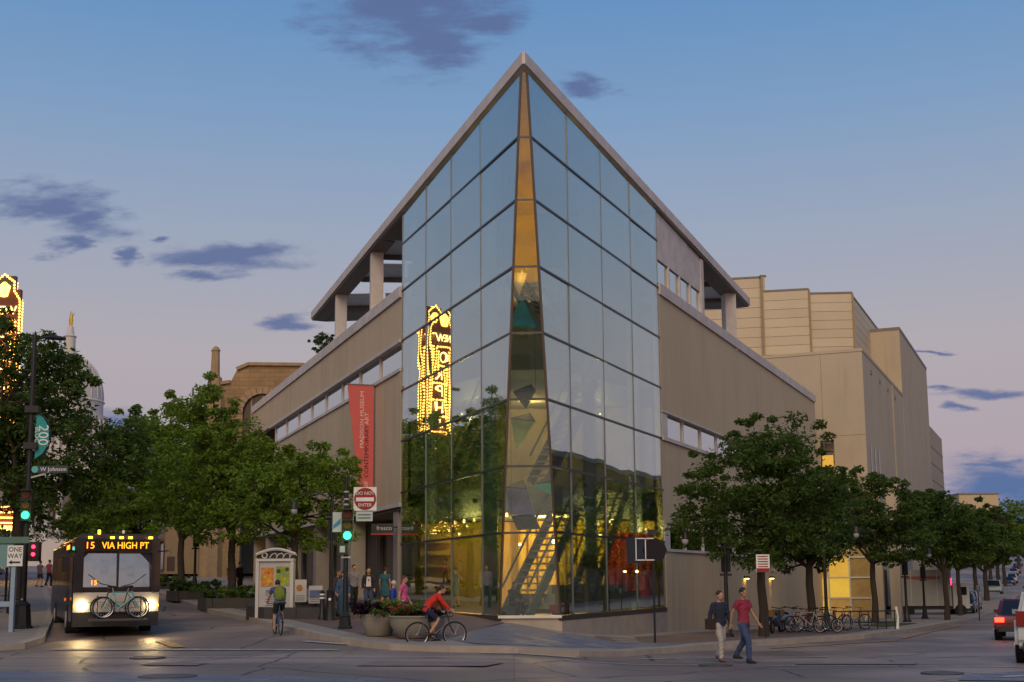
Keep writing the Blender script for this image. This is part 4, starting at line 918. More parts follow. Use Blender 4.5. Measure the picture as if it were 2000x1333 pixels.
for i, (b, y, s, mt, lb_) in enumerate(((1925, 128, 1.15, LF2, 'dark leafy tree at the start of the far hill street row'), (1950, 165, 1.25, LF1, 'green tree by the silver blue oncoming car'), (1962, 205, 1.4, LF3, 'bright green tree beside the dark car on the hill'), (1905, 150, 1.2, LF4, 'deep green tree in front of the cream far flats'), (1992, 270, 1.6, LF3, 'bright green tree near the crest of the hill street'), (1935, 240, 1.5, LF3, 'tall bright green tree behind the row on the hill street'), (2010, 235, 1.5, LF2, 'dark green tree on the far kerb of the hill street'))):
    tree('hill_tree', bear(b, y), y,  9*s, 2.6*s, [(0, 0, 5.4*s, 3.2*s, 3*s, 2.7*s), (.6*s, 0, 7.3*s, 1.8*s, 2*s, 1.2*s), (-1.3*s, 0, 4.2*s, 2*s, 2*s, 1.4*s)], 6000, .42, mt, lb_, 30+i, 'trees along the far hill street', tr=.22*s)
# small tree in the roof garden
rt = tree('roof_tree', *(C0+U*37+NL*-1.3).xy, 3, 1.0, [(0, 0, 1.9, .85, .8, .85), (.3, 0, 1.4, .7, .7, .6)], 2600, .16, LF2, 'small leafy tree showing over the parapet of the roof terrace', 50, tr=.06, z=14.28)
# wooded skyline far behind the hill street
def wood():
    rng = np.random.default_rng(77); v = []
    for x, y, w, h in ((150, 420, 60, 16), (190, 480, 60, 20), (110, 380, 30, 10)):
        n = 120; cen = np.stack([x+rng.normal(size=n)*w*.4, y+rng.normal(size=n)*8, 10+h*rng.random(n)**.8], 1)
        v.append(leaves(rng, cen, np.full(n, 3.5), 6000, 1.3))
    tag(obj('distant_wood', mesh_quads('distant_wood', np.concatenate(v)), LF1), 'distant wooded hillside beyond the end of the hill street', 'wood', kind='stuff')
wood()

# ---------------------------------------------------------------- kits: bicycles, cars, people
M('bumper_plastic', (.03, .03, .032), .6); rubber = M('rubber', (.015, .015, .016), .85); chrome = M('bright_metal', (.55, .55, .56), .3, metal=.9, var=.05); blk = darkmetal()
def bicycle(loc, rz, col, lb, R=.335, rim=None, group=None, drop=False, tilt=0, name='bicycle', cat='bicycle'):
    """side-on bicycle: local x forwards, wheels in the x-z plane"""
    t = thing(name, loc, lb, cat, group, rz); t.rotation_euler = (tilt, 0, rz)
    fm = M('bike_paint_%02x%02x%02x' % tuple(int(255*c) for c in col), col, .35, var=.05, coat=.3)
    wb = 1.02 if R > .3 else .8
    rear, front = Vector((-wb*.42, 0, R)), Vector((wb*.58, 0, R))
    for c in (rear, front):
        w = MB().torus(c, (0, 1, 0), R-.022, .022, 30, 6).build('wheel', rubber, t, True)
        MB().torus(c, (0, 1, 0), R-.05, .011, 28, 5).build('rim', rim or chrome, w, True)
        sp = MB()
        for k in range(16):
            a = 2*math.pi*k/16; sp.tube([c+Vector((0, .02*(-1)**k, 0)), c+Vector((math.cos(a)*(R-.05), 0, math.sin(a)*(R-.05)))], .0022, 3, False)
        sp.disc(c, (0, 1, 0), .025, .09, 8); sp.build('spokes', chrome, w)
    bb = Vector((-.02, 0, R-.05)); st = Vector((-.16, 0, R+.46)); hd = Vector((.40 if R > .3 else .32, 0, R+.46)); hl = Vector((.44 if R > .3 else .36, 0, R+.32))
    f = MB()
    for a, b, r in ((bb, st, .017), (st, hd, .017), (bb, hl, .02), (hd+Vector((-.01, 0, .04)), hl, .02)): f.tube([a, b], r, 8)
    for s in (-.05, .05):
        f.tube([rear+Vector((0, s, 0)), bb+Vector((0, s*.4, 0))], .010, 6); f.tube([rear+Vector((0, s, 0)), st+Vector((0, s*.3, -.03))], .009, 6)
    f.build('frame', fm, t, True)
    k = MB()
    for s in (-.045, .045): k.tube([hl+Vector((0, s*.6, -.02)), hl+Vector((.03, s, -.12)), front+Vector((0, s, 0))], .012, 6)
    k.build('fork', fm, t, True)
    sd = MB(); sd.tube([st, st+Vector((-.03, 0, .14))], .012, 6); sd.build('seat_post', chrome, t)
    MB().tube([st+Vector((-.17, 0, .17)), st+Vector((-.10, 0, .175)), st+Vector((.02, 0, .165)), st+Vector((.12, 0, .155))], [(.06, .03), (.075, .032), (.035, .025), (.018, .015)], 8).build('saddle', rubber, t, True)
    h = MB(); top = hd+Vector((-.02, 0, .12)); h.tube([hd, top], .013, 6)
    if drop: 
        for s in (-1, 1): h.tube([top, top+Vector((.06, s*.2, 0)), top+Vector((.13, s*.21, -.03)), top+Vector((.1, s*.21, -.12)), top+Vector((0, s*.21, -.13))], .012, 6)
    else: h.tube([top+Vector((-.12, -.29, .03)), top+Vector((.02, -.18, .02)), top+Vector((.03, 0, 0)), top+Vector((.02, .18, .02)), top+Vector((-.12, .29, .03))], .012, 6)
    h.build('handlebar', blk, t, True)
    c = MB().torus(bb, (0, 1, 0), .085, .008, 18, 4); c.disc(bb, (0, 1, 0), .03, .12, 8)
    c.tube([bb+Vector((0, .06, 0)), bb+Vector((.14, .06, -.09))], .009, 5); c.tube([bb+Vector((0, -.06, 0)), bb+Vector((-.14, -.06, .09))], .009, 5)
    c.build('crankset', chrome, t)
    for q, s in ((Vector((.14, .1, -.09)), 1), (Vector((-.14, -.1, .09)), -1)): MB().box(bb+q, (.09, .08, .02)).build('pedal', rubber, t)
    return t

def car(loc, rz, col, lb, kind='saloon', group=None, tail=False, head=False, name='car'):
    """car: local -y is the front"""
    t = thing(name, loc, lb, 'car', group, rz)
    L_, W_, Hh, clr = dict(saloon=(4.6, 1.8, 1.45, .22), suv=(4.6, 1.88, 1.74, .26), pickup=(5.4, 1.95, 1.85, .3))[kind]
    pm = M('car_paint_%02x%02x%02x' % tuple(int(255*c) for c in col), col, .3, var=.03, coat=.6, spec=.5); gl = M('car_glass', (.012, .016, .02), .06, var=.02, spec=.8)
    f, r = -L_/2, L_/2; belt = Hh*.60
    if kind == 'saloon': prof = [(f, .30), (f-.02, .55), (f+.12, .68), (f+1.15, belt), (r-.85, belt+.06), (r-.05, belt), (r+.02, .55), (r-.04, .32)]; cab = [(f+1.05, r-.75), (f+1.75, r-1.35)]
    else: prof = [(f, .36), (f-.02, .7), (f+.1, .86), (f+1.15, belt+.02), (r-.1, belt+.06), (r, .75), (r+.03, .5), (r-.04, .38)]; cab = [(f+1.05, r-.02), (f+1.7, r-.35)]
    bm = bmesh.new(); n = len(prof)
    A = [bm.verts.new((-W_/2, y, z)) for y, z in prof]; B = [bm.verts.new((W_/2, y, z)) for y, z in prof]
    bm.faces.new(A); bm.faces.new(B[::-1])
    for i in range(n): bm.faces.new((A[(i+1) % n], A[i], B[i], B[(i+1) % n]))
    bmesh.ops.recalc_face_normals(bm, faces=bm.faces[:]); bmesh.ops.bevel(bm, geom=bm.edges[:], offset=.085, segments=2, affect='EDGES')
    me = bpy.data.meshes.new('body'); bm.to_mesh(me); bm.free(); me.polygons.foreach_set('use_smooth', [True]*len(me.polygons)); me.set_sharp_from_angle(angle=math.radians(35))
    obj('body', me, pm, t)
    (y0, y1), (y2, y3) = cab; z0 = belt-.02; z1 = Hh; w0, w1 = W_/2-.06, W_/2-.22
    P = [Vector(p) for p in ((-w0, y0, z0), (w0, y0, z0), (w0, y1, z0), (-w0, y1, z0), (-w1, y2, z1), (w1, y2, z1), (w1, y3, z1), (-w1, y3, z1))]
    bm = bmesh.new(); vs = [bm.verts.new(p) for p in P]
    for q in ((0, 1, 5, 4), (1, 2, 6, 5), (2, 3, 7, 6), (3, 0, 4, 7), (4, 5, 6, 7), (3, 2, 1, 0)): bm.faces.new([vs[i] for i in q])
    bmesh.ops.recalc_face_normals(bm, faces=bm.faces[:]); bmesh.ops.bevel(bm, geom=[e for e in bm.edges], offset=.07, segments=2, affect='EDGES')
    me = bpy.data.meshes.new('cabin'); bm.to_mesh(me); bm.free(); me.polygons.foreach_set('use_smooth', [True]*len(me.polygons)); me.set_sharp_from_angle(angle=math.radians(35)); obj('cabin', me, pm, t)
    def pane(nm, q, sh=.82):
        c = sum((P[i] for i in q), Vector())/4; pts = [c+(P[i]-c)*sh for i in q]; nn = (pts[1]-pts[0]).cross(pts[3]-pts[0]).normalized()
        if nn.dot(c-Vector((0, (y0+y1)/2, .8))) < 0: nn = -nn
        MB().slab([p-nn*.02 for p in pts], nn*.03).build(nm, gl, t)
    pane('windscreen', (0, 1, 5, 4), .86); pane('rear_window', (2, 3, 7, 6), .82); pane('side_window', (1, 2, 6, 5)); pane('side_window', (3, 0, 4, 7))
    for sx in (-1, 1):
        for y in (f+.85, r-.9):
            rr = .33 if kind == 'saloon' else .37
            w = MB().disc((sx*(W_/2-.1), y, rr), (1, 0, 0), rr, .24, 20).build('wheel', rubber, t, True)
            MB().disc((sx*(W_/2+.02), y, rr), (1, 0, 0), rr*.62, .03, 14).build('rim', chrome, w, True)
        hm = M('headlight_lit', (.9, .9, .8), .2, emit=(1, .9, .7), estr=6) if head else M('headlight_lens', (.6, .6, .6), .15)
        MB().box((sx*(W_/2-.28), f+.03, .66 if kind == 'saloon' else .8), (.34, .12, .14)).build('headlight', hm, t)
        tm = M('tail_lit', (.5, .02, .01), .3, emit=(1, .03, .015), estr=9) if tail else M('tail_lens', (.22, .012, .01), .3)
        MB().box((sx*(W_/2-.2), r-.02, belt-.13 if kind == 'saloon' else belt+.02), (.30, .12, .16 if kind == 'saloon' else .34)).build('tail_light', tm, t)
        MB().box((sx*(W_/2+.06), y0+.25, belt+.1), (.16, .12, .12)).build('mirror', pm, t)
    for y in (f-.0, r+.0): MB().box((0, y, .42), (W_*.82, .1, .18)).build('bumper', M('bumper_plastic', (.05, .05, .05), .6), t)
    MB().box((0, r+.045, belt-.22), (.45, .03, .13)).build('number_plate', M('plate_white', (.6, .6, .58), .5), t)
    if tail: lamp('tail_glow', (-W_/2+.2, r+.4, belt-.1), 2.0, (1, .05, .02), size=.1, parent=t)
    return t

# people: lofted limbs fused into one skin, clothes as separate layers
def fuse(name, mb, voxel, mat, parent, sm=4, fold=0):
    me = mb.mesh('tmp'); o = bpy.data.objects.new('tmp', me); COL.objects.link(o)
    r = o.modifiers.new('r', 'REMESH'); r.mode = 'VOXEL'; r.voxel_size = voxel; r.use_smooth_shade = True
    s = o.modifiers.new('s', 'SMOOTH'); s.iterations = sm; s.factor = .5
    dg = bpy.context.evaluated_depsgraph_get(); m2 = bpy.data.meshes.new_from_object(o.evaluated_get(dg)); m2.name = name
    if fold:      # cloth creases
        n = len(m2.vertices); co = np.empty(n*3, np.float32); m2.vertices.foreach_get('co', co); co = co.reshape(-1, 3); no = np.empty(n*3, np.float32); m2.vertices.foreach_get('normal', no); no = no.reshape(-1, 3)
        x, y, z = co.T; f = np.sin(38*z+9*np.sin(11*x+3)+7*np.sin(9*y+z*5))+.7*np.sin(23*x-31*z+6*np.sin(13*y))+.5*np.sin(55*z+21*y)
        co += no*(f*fold)[:, None]; m2.vertices.foreach_set('co', co.ravel()); m2.update()
    bpy.data.objects.remove(o); bpy.data.meshes.remove(me); m2.polygons.foreach_set('use_smooth', [True]*len(m2.polygons)); m2.materials.clear()
    return obj(name, m2, mat, parent)
def cloth(col): return M('cloth_%02x%02x%02x' % tuple(int(255*min(1, c)) for c in col), col, .9, var=.18, scale=9, bump=.25, bscale=22)
SK = {'fair': (.48, .27, .18), 'tan': (.36, .20, .12), 'brown': (.20, .10, .06)}
def person(loc, rz, lb, top, low, hair=(.03, .02, .015), skin='fair', height=1.72, sleeve='short', lower='trousers', hairlen=.08, stride=.0, swing=.0, J=None, shoes=(.03, .03, .03), stuff=None, group=None, female=False, detail=.012, turn=0):
    """standing figure, local -y is the way it faces; J overrides joints"""
    t = thing('person', loc, lb, 'person', group, rz); k = height/1.72
    sw = .165 if female else .185
    j = dict(pel=(0, 0, .95), wst=(0, 0, 1.08), chest=(0, .0, 1.28), neck=(0, .01, 1.46), head=(0, -.02, 1.60),
             lsh=(-sw, .01, 1.385), rsh=(sw, .01, 1.385), lel=(-sw-.06, .03+swing*.5, 1.13), rel=(sw+.06, .03-swing*.5, 1.13), lwr=(-sw-.06, -.03+swing, .90), rwr=(sw+.06, -.03-swing, .90),
             lhip=(-.09, 0, .90), rhip=(.09, 0, .90), lkn=(-.1, -.03-stride*.55, .50), rkn=(.1, -.03+stride*.35, .50), lan=(-.1, .03-stride*.75, .09+max(0, -stride)*.2), ran=(.1, .03+stride, .09+max(0, stride)*.25))
    if J: j.update(J)
    j = {a: Vector(b)*k for a, b in j.items()}; sm = M('skin_'+skin, SK[skin], .55, var=.05)
    b = MB()
    up = (j['neck']-j['chest']).normalized()
    b.tube([j['pel']-Vector((0, 0, .06*k)), j['pel'], j['wst'], j['chest'], j['neck']-up*.05*k, j['neck']-up*.01*k], [(.13*k, .09*k), (.15*k, .105*k), (.125*k, .09*k), (.15*k, .105*k), (.12*k, .07*k), (.05*k, .05*k)], 12)
    b.tube([j['neck']-up*.06*k, j['neck']+up*.03*k, j['head']-Vector((0, 0, .05*k))], [.055*k, .05*k, .05*k], 10)
    h = j['head']; b.ball(h+Vector((0, 0, .015*k)), (.076*k, .096*k, .105*k), 14, 10); b.ball(h+Vector((0, -.028*k, -.055*k)), (.055*k, .062*k, .06*k), 10, 8)
    b.tube([h+Vector((0, -.09*k, .02*k)), h+Vector((0, -.118*k, -.025*k)), h+Vector((0, -.09*k, -.035*k))], [.008*k, .016*k, .008*k], 6)
    for s in (-1, 1): b.ball(h+Vector((s*.078*k, .01*k, 0)), (.014*k, .022*k, .034*k), 8, 6)
    for s in 'lr':
        sgn = -1 if s == 'l' else 1
        sh, el, wr = j[s+'sh'], j[s+'el'], j[s+'wr']
        b.tube([sh.lerp(j['chest']+up*.1*k, .5), sh, sh.lerp(el, .5), el, el.lerp(wr, .35), wr], [.06*k, .058*k, .047*k, .039*k, .041*k, .027*k], 10)
        d = (wr-el).normalized(); pal = wr+d*.07*k; side = Vector((0, -1, 0)) if abs(d.y) < .8 else Vector((sgn*-1., 0, 0)); side = (side-d*side.dot(d)).normalized(); inn = d.cross(side)
        b.tube([wr-d*.01, wr+d*.03*k, pal, pal+d*.02*k], [(.027*k, .02*k), (.036*k, .018*k), (.042*k, .017*k), (.038*k, .014*k)], 8)
        for i, ln in enumerate((.066, .076, .07, .054)):
            q = pal+side*(.03-.02*i)*k; curl = inn*(.018*k*(-sgn))
            b.tube([q, q+d*ln*.55*k+curl*.3, q+d*ln*k+curl], [.0095*k, .009*k, .008*k], 6)
        q = wr+d*.03*k+side*.03*k; b.tube([q, q+d*.03*k+side*.022*k, q+d*.062*k+side*.026*k], [.012*k, .0105*k, .009*k], 6)
        hp, kn, an = j[s+'hip'], j[s+'kn'], j[s+'an']
        b.tube([hp+Vector((0, 0, .03*k)), hp.lerp(kn, .3), kn, kn.lerp(an, .3), kn.lerp(an, .75), an], [.085*k, .078*k, .055*k, .056*k, .04*k, .036*k], 10)
        b.tube([an+Vector((0, .05*k, -.04*k)), an+Vector((0, -.05*k, -.05*k)), an+Vector((0, -.16*k, -.065*k))], [(.036*k, .036*k), (.042*k, .032*k), (.036*k, .02*k)], 8)
    fuse('body', b, detail, sm, t, 3)
    # top
    c = MB(); g = .018*k
    c.tube([j['pel']+Vector((0, 0, -.09*k)), j['pel']+Vector((0, 0, .0*k)), j['wst'], j['chest'], j['chest'].lerp(j['neck'], .6), j['neck']-up*.01*k], [(.165*k, .12*k), (.168*k, .122*k), (.148*k if not female else .135*k, .112*k), (.17*k, .126*k), (.155*k, .098*k), (.062*k, .06*k)], 14)
    for s in 'lr':
        sh, el, wr = j[s+'sh'], j[s+'el'], j[s+'wr']
        pts = [sh.lerp(j['chest']+up*.1*k, .5), sh, sh.lerp(el, .55)]; rr = [.075*k, .077*k, .067*k]
        if sleeve == 'long': pts += [el, el.lerp(wr, .5), el.lerp(wr, .93)]; rr += [.056*k, .052*k, .042*k]
        if sleeve != 'none': c.tube(pts, rr, 10)
    if lower == 'dress':
        c.tube([j['wst'], j['pel'], j['pel']-Vector((0, 0, .2*k)), j['lkn'].lerp(j['rkn'], .5)+Vector((0, 0, .04*k))], [(.145*k, .115*k), (.18*k, .14*k), (.2*k, .15*k), (.215*k, .165*k)], 14)
    fuse({'dress': 'dress'}.get(lower, 'jacket' if sleeve == 'long' else 'shirt'), c, .016, cloth(top), t, 7, .0042)
    if lower != 'dress':
        c = MB(); c.tube([j['pel']+Vector((0, 0, .07*k)), j['pel'], j['pel']-Vector((0, 0, .09*k))], [(.155*k, .112*k), (.163*k, .118*k), (.14*k, .11*k)], 14)
        if lower == 'skirt': c.tube([j['pel']+Vector((0, 0, .05*k)), j['pel']-Vector((0, 0, .2*k)), j['lan'].lerp(j['ran'], .5)+Vector((0, 0, .1*k))], [(.16*k, .12*k), (.2*k, .17*k), (.26*k, .22*k)], 14)
        else:
            for s in 'lr':
                hp, kn, an = j[s+'hip'], j[s+'kn'], j[s+'an']; pts = [hp, hp.lerp(kn, .4), hp.lerp(kn, .85)]; rr = [.102*k, .094*k, .085*k]
                if lower == 'trousers': pts += [kn, kn.lerp(an, .4), an+Vector((0, 0, -.02*k))]; rr += [.075*k, .07*k, .06*k]
                c.tube(pts, rr, 10)
        fuse({'skirt': 'skirt', 'shorts': 'shorts'}.get(lower, 'trousers'), c, .016, cloth(low), t, 6, .0042)
    for s in 'lr':
        an = j[s+'an']; MB().tube([an+Vector((0, .065*k, -.045*k)), an+Vector((0, 0, -.04*k)), an+Vector((0, -.1*k, -.055*k)), an+Vector((0, -.19*k, -.07*k))], [(.036*k, .04*k), (.045*k, .05*k), (.05*k, .036*k), (.036*k, .02*k)], 9).build('shoe', cloth(shoes), t, True)
    hm = M('hair_%02x%02x%02x' % tuple(int(255*x) for x in hair), hair, .6, var=.3, scale=14, bump=.5, bscale=60, stretch=(1, 1, .2))
    c = MB(); c.ball(h+Vector((0, .016*k, .042*k)), (.088*k, .098*k, .098*k), 12, 8)
    if hairlen > .1: c.tube([h+Vector((0, .05*k, .06*k)), h+Vector((0, .065*k, -.05*k)), h+Vector((0, .075*k, -hairlen*k))], [(.085*k, .06*k), (.095*k, .06*k), (.07*k, .035*k)], 10)
    fuse('hair', c, .014, hm, t, 2)
    e = MB()
    for s in (-1, 1): e.ball(h+Vector((s*.03*k, -.089*k, .012*k)), (.011*k, .006*k, .007*k), 6, 4)
    e.build('eyes', M('eye_dark', (.02, .015, .012), .3), t); MB().ball(h+Vector((0, -.088*k, -.062*k)), (.022*k, .008*k, .006*k), 6, 4).build('mouth', M('lips', (.30, .10, .08), .5), t)
    if stuff: stuff(t, j, k)
    return t

# ---------------------------------------------------------------- signals, lamps, signs
def gz(x, y, k=KERB): return H(x, y)+k
def pedestal(t, mat, s=1.0, h=.62):
    MB().lathe([(.36*s, 0), (.36*s, .06), (.31*s, .10), (.25*s, h), (.27*s, h+.03), (.14*s, h+.14)], (0, 0, 0), 8).build('pedestal', mat, t)
def signal_head(t, x, y, z, lit, rz=0):
    """three-lens signal facing local -y"""
    hd = MB().box((x, y, z), (.34, .24, 1.02)).build('signal_head', blk, t)
    for i, (nm, off, on) in enumerate((('red', (.10, .012, .006), (1, .04, .02)), ('amber', (.14, .06, .008), (1, .5, .05)), ('green', (.01, .06, .03), (.05, 1, .30)))):
        zz = z+.33-.33*i
        m = M('lens_%s_lit' % nm, on, .4, emit=on, estr=2.6) if lit == nm else M('lens_%s' % nm, off, .3)
        MB().disc((x, y-.13, zz), (0, 1, 0), .125, .05, 18).build('lens', m, hd, True)
        MB().tube([(x, y-.12, zz+.05), (x, y-.34, zz+.05)], .14, 12, False).build('visor', blk, hd) if False else MB().hexa((x-.15, y-.36, zz+.12), (.30, 0, 0), (0, .25, 0), (0, 0, .02)).build('visor', blk, hd)
    return hd
green_glow = (.05, 1, .4)
XA, YA = bear(46, 40.6), 40.6
sa = thing('traffic_signal', (XA, YA, gz(XA, YA)), 'tall black signal pole with street lamp arm, teal banner and green light', 'traffic light')
pedestal(sa, blk, 1.0, .72)
MB().tube([(0, 0, .8), (0, 0, 5.5), (0, 0, 9.6)], [.105, .09, .07], 12).build('pole', blk, sa, True)
MB().tube([(0, 0, 9.45), (.3, 0, 9.52), (.55, 0, 9.5)], .035, 6).build('lamp_arm', blk, sa); MB().tube([(.35, 0, 9.5), (.6, 0, 9.52), (1.0, 0, 9.47)], [(.06, .05), (.13, .09), (.1, .06)], 10).build('street_lamp_head', blk, sa, True)
signal_head(sa, .08, -.2, 3.95, 'green'); lamp('green_glow', (.08, -.75, 3.62), 6, green_glow, size=.12, parent=sa)
for z in (7.1, 5.9): MB().box((.06, -.05, z), (.44, .26, .22)).build('banner_clamp', blk, sa)
banner = M('teal_banner', (.03, .30, .30), .8, var=.15)
arcp = [(.2+.42*math.sin(math.pi*i/10)**.6*1.0, 0, 6.98-1.5*i/10) for i in range(11)]
MB().slab([(.18, -.02, 6.98)]+[(x, -.02, z) for x, _, z in arcp[1:-1]]+[(.18, -.02, 5.48)], (0, .025, 0)).build('banner', banner, sa)
MB().tube([(.12, 0, 7.1)]+[(x+.05, 0, z) for x, _, z in arcp]+[(.12, 0, 5.4)], .022, 6).build('banner_bracket', blk, sa)
text('lettering', '200', .46, M('banner_white', (.75, .78, .76), .7), sa, frame((.42, -.03, 6.25), (0, 0, -1), (1, 0, 0)), .004)
text('lettering', 'BLOCK', .2, M('banner_white'), sa, frame((.22, -.03, 6.2), (0, 0, -1), (1, 0, 0)), .004)
MB().box((.72, -.03, 5.12), (1.15, .03, .24)).build('street_name_blade', M('sign_navy', (.035, .05, .07), .5), sa); MB().disc((.22, -.06, 5.12), (0, 1, 0), .11, .02, 16).build('street_name_disc', M('sign_teal', (.12, .45, .45), .5), sa)
text('lettering', 'W Johnson', .19, M('sign_white', (.75, .76, .74), .5), sa, frame((.82, -.05, 5.12), (1, 0, 0), (0, 0, 1)), .003)
MB().bar((.05, 0, 4.85), (.55, 0, 4.98), .05).build('sign_bracket', M('sign_grey', (.45, .45, .44), .5), sa)
MB().box((.36, -.12, 2.45), (.34, .24, .62)).build('pedestrian_signal', blk, sa)
for zz in (2.60, 2.36): MB().disc((.36, -.26, zz), (0, 1, 0), .06, .02, 12).build('pedestrian_light', M('lens_red_small', (1, .02, .05), .4, emit=(1, .02, .06), estr=7), sa)
MB().ball((.02, -.12, .92), .05, 8, 6).build('push_button', chrome, sa, True)
# blue framed notice board with one-way sign
XO, YO = bear(26, 39.0), 39.0
ow = thing('one_way_sign', (XO, YO, gz(XO, YO)), 'white one way sign on a pale blue post by the signal pole', 'sign')
pb = M('pale_blue_paint', (.26, .36, .46), .5)
MB().box((.0, 0, 1.2), (.13, .13, 2.5)).build('post', pb, ow); MB().box((-1.0, .02, .85), (1.9, .1, .16)).build('rail', pb, ow)
MB().box((-1.0, .02, 2.35), (1.9, .06, .75)).build('board', M('teal_board', (.16, .30, .31), .6), ow)
MB().box((.05, -.09, 2.33), (.48, .03, .64)).build('sign_panel', M('sign_white'), ow)
for i, w in enumerate(('ONE', 'WAY')): text('lettering', w, .2, M('sign_black', (.02, .02, .02), .5), ow, frame((.05, -.11, 2.52-.2*i), (1, 0, 0), (0, 0, 1)), .003)
MB().slab([(-.14, -.11, 2.13), (-.04, -.11, 2.2), (-.04, -.11, 2.155), (.22, -.11, 2.155), (.22, -.11, 2.105), (-.04, -.11, 2.105), (-.04, -.11, 2.06)], (0, -.006, 0)).build('arrow', M('sign_black'), ow)
MB().box((-.1, -.05, 2.82), (1.1, .03, .2)).build('street_name_blade', M('sign_green', (.10, .20, .16), .5), ow)
for i, (x, z) in enumerate(((-.14, 1.78), (-.36, 1.55))):
    pass
far = thing('traffic_signal', (bear(12, 60), 60, gz(bear(12, 60), 60)), 'distant signal post showing two green lamps beside the one way sign', 'traffic light')
MB().tube([(0, 0, 0), (0, 0, 3.4)], .06, 8).build('pole', blk, far); MB().box((.05, -.1, 2.7), (.7, .2, .8)).build('signal_head', blk, far)
for x, z in ((.2, 2.85), (-.1, 2.55)): MB().disc((x, -.22, z), (0, 1, 0), .1, .03, 12).build('lens', M('lens_teal_lit', (.05, .9, .6), .4, emit=(.05, 1, .62), estr=5), far)
# corner signal with the no-entry sign
XB, YB = bear(675, 39.2), 39.2
sb_s = .92; sb = thing('traffic_signal', (XB, YB, gz(XB, YB)), 'black corner signal pole with green light and do not enter sign', 'traffic light')
pedestal(sb, blk, .62, .36)
MB().tube([(0, 0, .4), (0, 0, 3), (0, 0, 4.7)], [.085, .07, .06], 12).build('pole', blk, sb, True)
for z in (4.25, 4.02, 3.85): MB().disc((0, 0, z), (0, 0, 1), .085, .05, 12).build('pole_band', M('sign_grey'), sb)
signal_head(sb, .08, -.18, 3.20, 'green'); lamp('green_glow', (.08, -.7, 2.9), 5, green_glow, size=.12, parent=sb)
MB().box((.6, -.08, 4.02), (.72, .03, .74)).build('sign_panel', M('sign_white'), sb)
MB().disc((.6, -.105, 4.02), (0, 1, 0), .345, .02, 32).build('no_entry_disc', M('sign_red', (.30, .012, .018), .45), sb)
MB().box((.6, -.125, 4.0), (.56, .02, .12)).build('no_entry_bar', M('sign_white'), sb)
text('lettering', 'DO NOT', .145, M('sign_white'), sb, frame((.6, -.122, 4.19), (1, 0, 0), (0, 0, 1)), .003); text('lettering', 'ENTER', .145, M('sign_white'), sb, frame((.6, -.122, 3.82), (1, 0, 0), (0, 0, 1)), .003)
MB().box((.58, -.08, 3.47), (.52, .03, .30)).build('lower_panel', M('pale_panel', (.45, .50, .50), .5), sb)
for z in (3.52, 3.42): MB().box((.58, -.1, z), (.4, .01, .03)).build('panel_line', M('sign_navy'), sb)
MB().box((-.28, -.02, 3.3), (.28, .03, .62)).build('banner', M('pale_panel'), sb); MB().slab([(-.4, -.04, 3.2), (-.17, -.04, 3.42), (-.17, -.04, 3.25), (-.4, -.04, 3.08)], (0, -.004, 0)).build('banner_stripe', M('banner_blue', (.05, .25, .42), .7), sb)
MB().box((-.08, -.1, 2.45), (.32, .22, .36)).build('pedestrian_signal', blk, sb); MB().box((-.08, -.22, 2.45), (.16, .02, .2)).build('pedestrian_light', M('sign_grey'), sb); MB().box((.02, -.08, 2.2), (.3, .1, .05)).build('bracket', M('sign_grey'), sb)
# blank-backed signs on a slim post
XC, YC = bear(1277, 40.9), 40.9
sc = thing('sign_post', (XC, YC, gz(XC, YC)), 'slim post carrying the dark backs of a square and an octagonal sign', 'sign')
MB().tube([(0, 0, 0), (0, 0, 3.55)], .035, 8).build('post', blk, sc)
MB().box((-.58, -.02, 2.98), (.58, .04, .82)).build('square_sign', M('sign_back_blue', (.022, .027, .042), .85), sc)
MB().tube([(.06, -.04, 2.98), (.06, 0, 2.98)], .40, 8).build('octagon_sign', M('sign_back_dark', (.016, .012, .016), .85), sc)
for z in (3.36, 2.66): MB().box((-.28, -.07, z), (.62, .04, .035)).build('bracket', M('sign_white'), sc)
for x in (-.56, -.25): MB().box((x, -.07, 3.01), (.03, .04, .74)).build('bracket', M('sign_white'), sc)
MB().box((-.05, -.02, 3.56), (.34, .16, .16)).build('camera_housing', blk, sc); MB().disc((-.2, -.06, 3.56), (1, 0, 0), .07, .05, 10).build('camera_lens', M('lens_blue', (.1, .35, .45), .2), sc)
XD, YD = bear(1492, 44.6), 44.6
sd_ = thing('parking_sign', (XD, YD, gz(XD, YD)), 'small red and white parking restriction sign on a thin post', 'sign')
MB().tube([(0, 0, 0), (0, 0, 2.9)], .03, 8).build('post', blk, sd_); MB().box((-.02, -.05, 2.62), (.48, .02, .62)).build('sign_panel', M('sign_white'), sd_)
MB().box((-.02, -.065, 2.38), (.46, .01, .13)).build('red_band', M('sign_red'), sd_)
for z in (2.86, 2.77, 2.68, 2.59, 2.50): MB().box((-.02, -.065, z), (.36, .008, .035)).build('printed_line', M('sign_red'), sd_)
# parking meter posts
mt_ = thing('parking_meter', (bear(1909, 74), 74, gz(bear(1909, 74), 74)), 'single parking meter post at the kerb near the box truck', 'parking meter')
MB().tube([(0, 0, 0), (0, 0, 1.75)], .035, 8).build('post', blk, mt_); MB().lathe([(.11, 0), (.14, .1), (.13, .3), (.05, .38)], (0, 0, 1.7), 12).build('meter_head', M('meter_grey', (.12, .12, .13), .5), mt_, True)

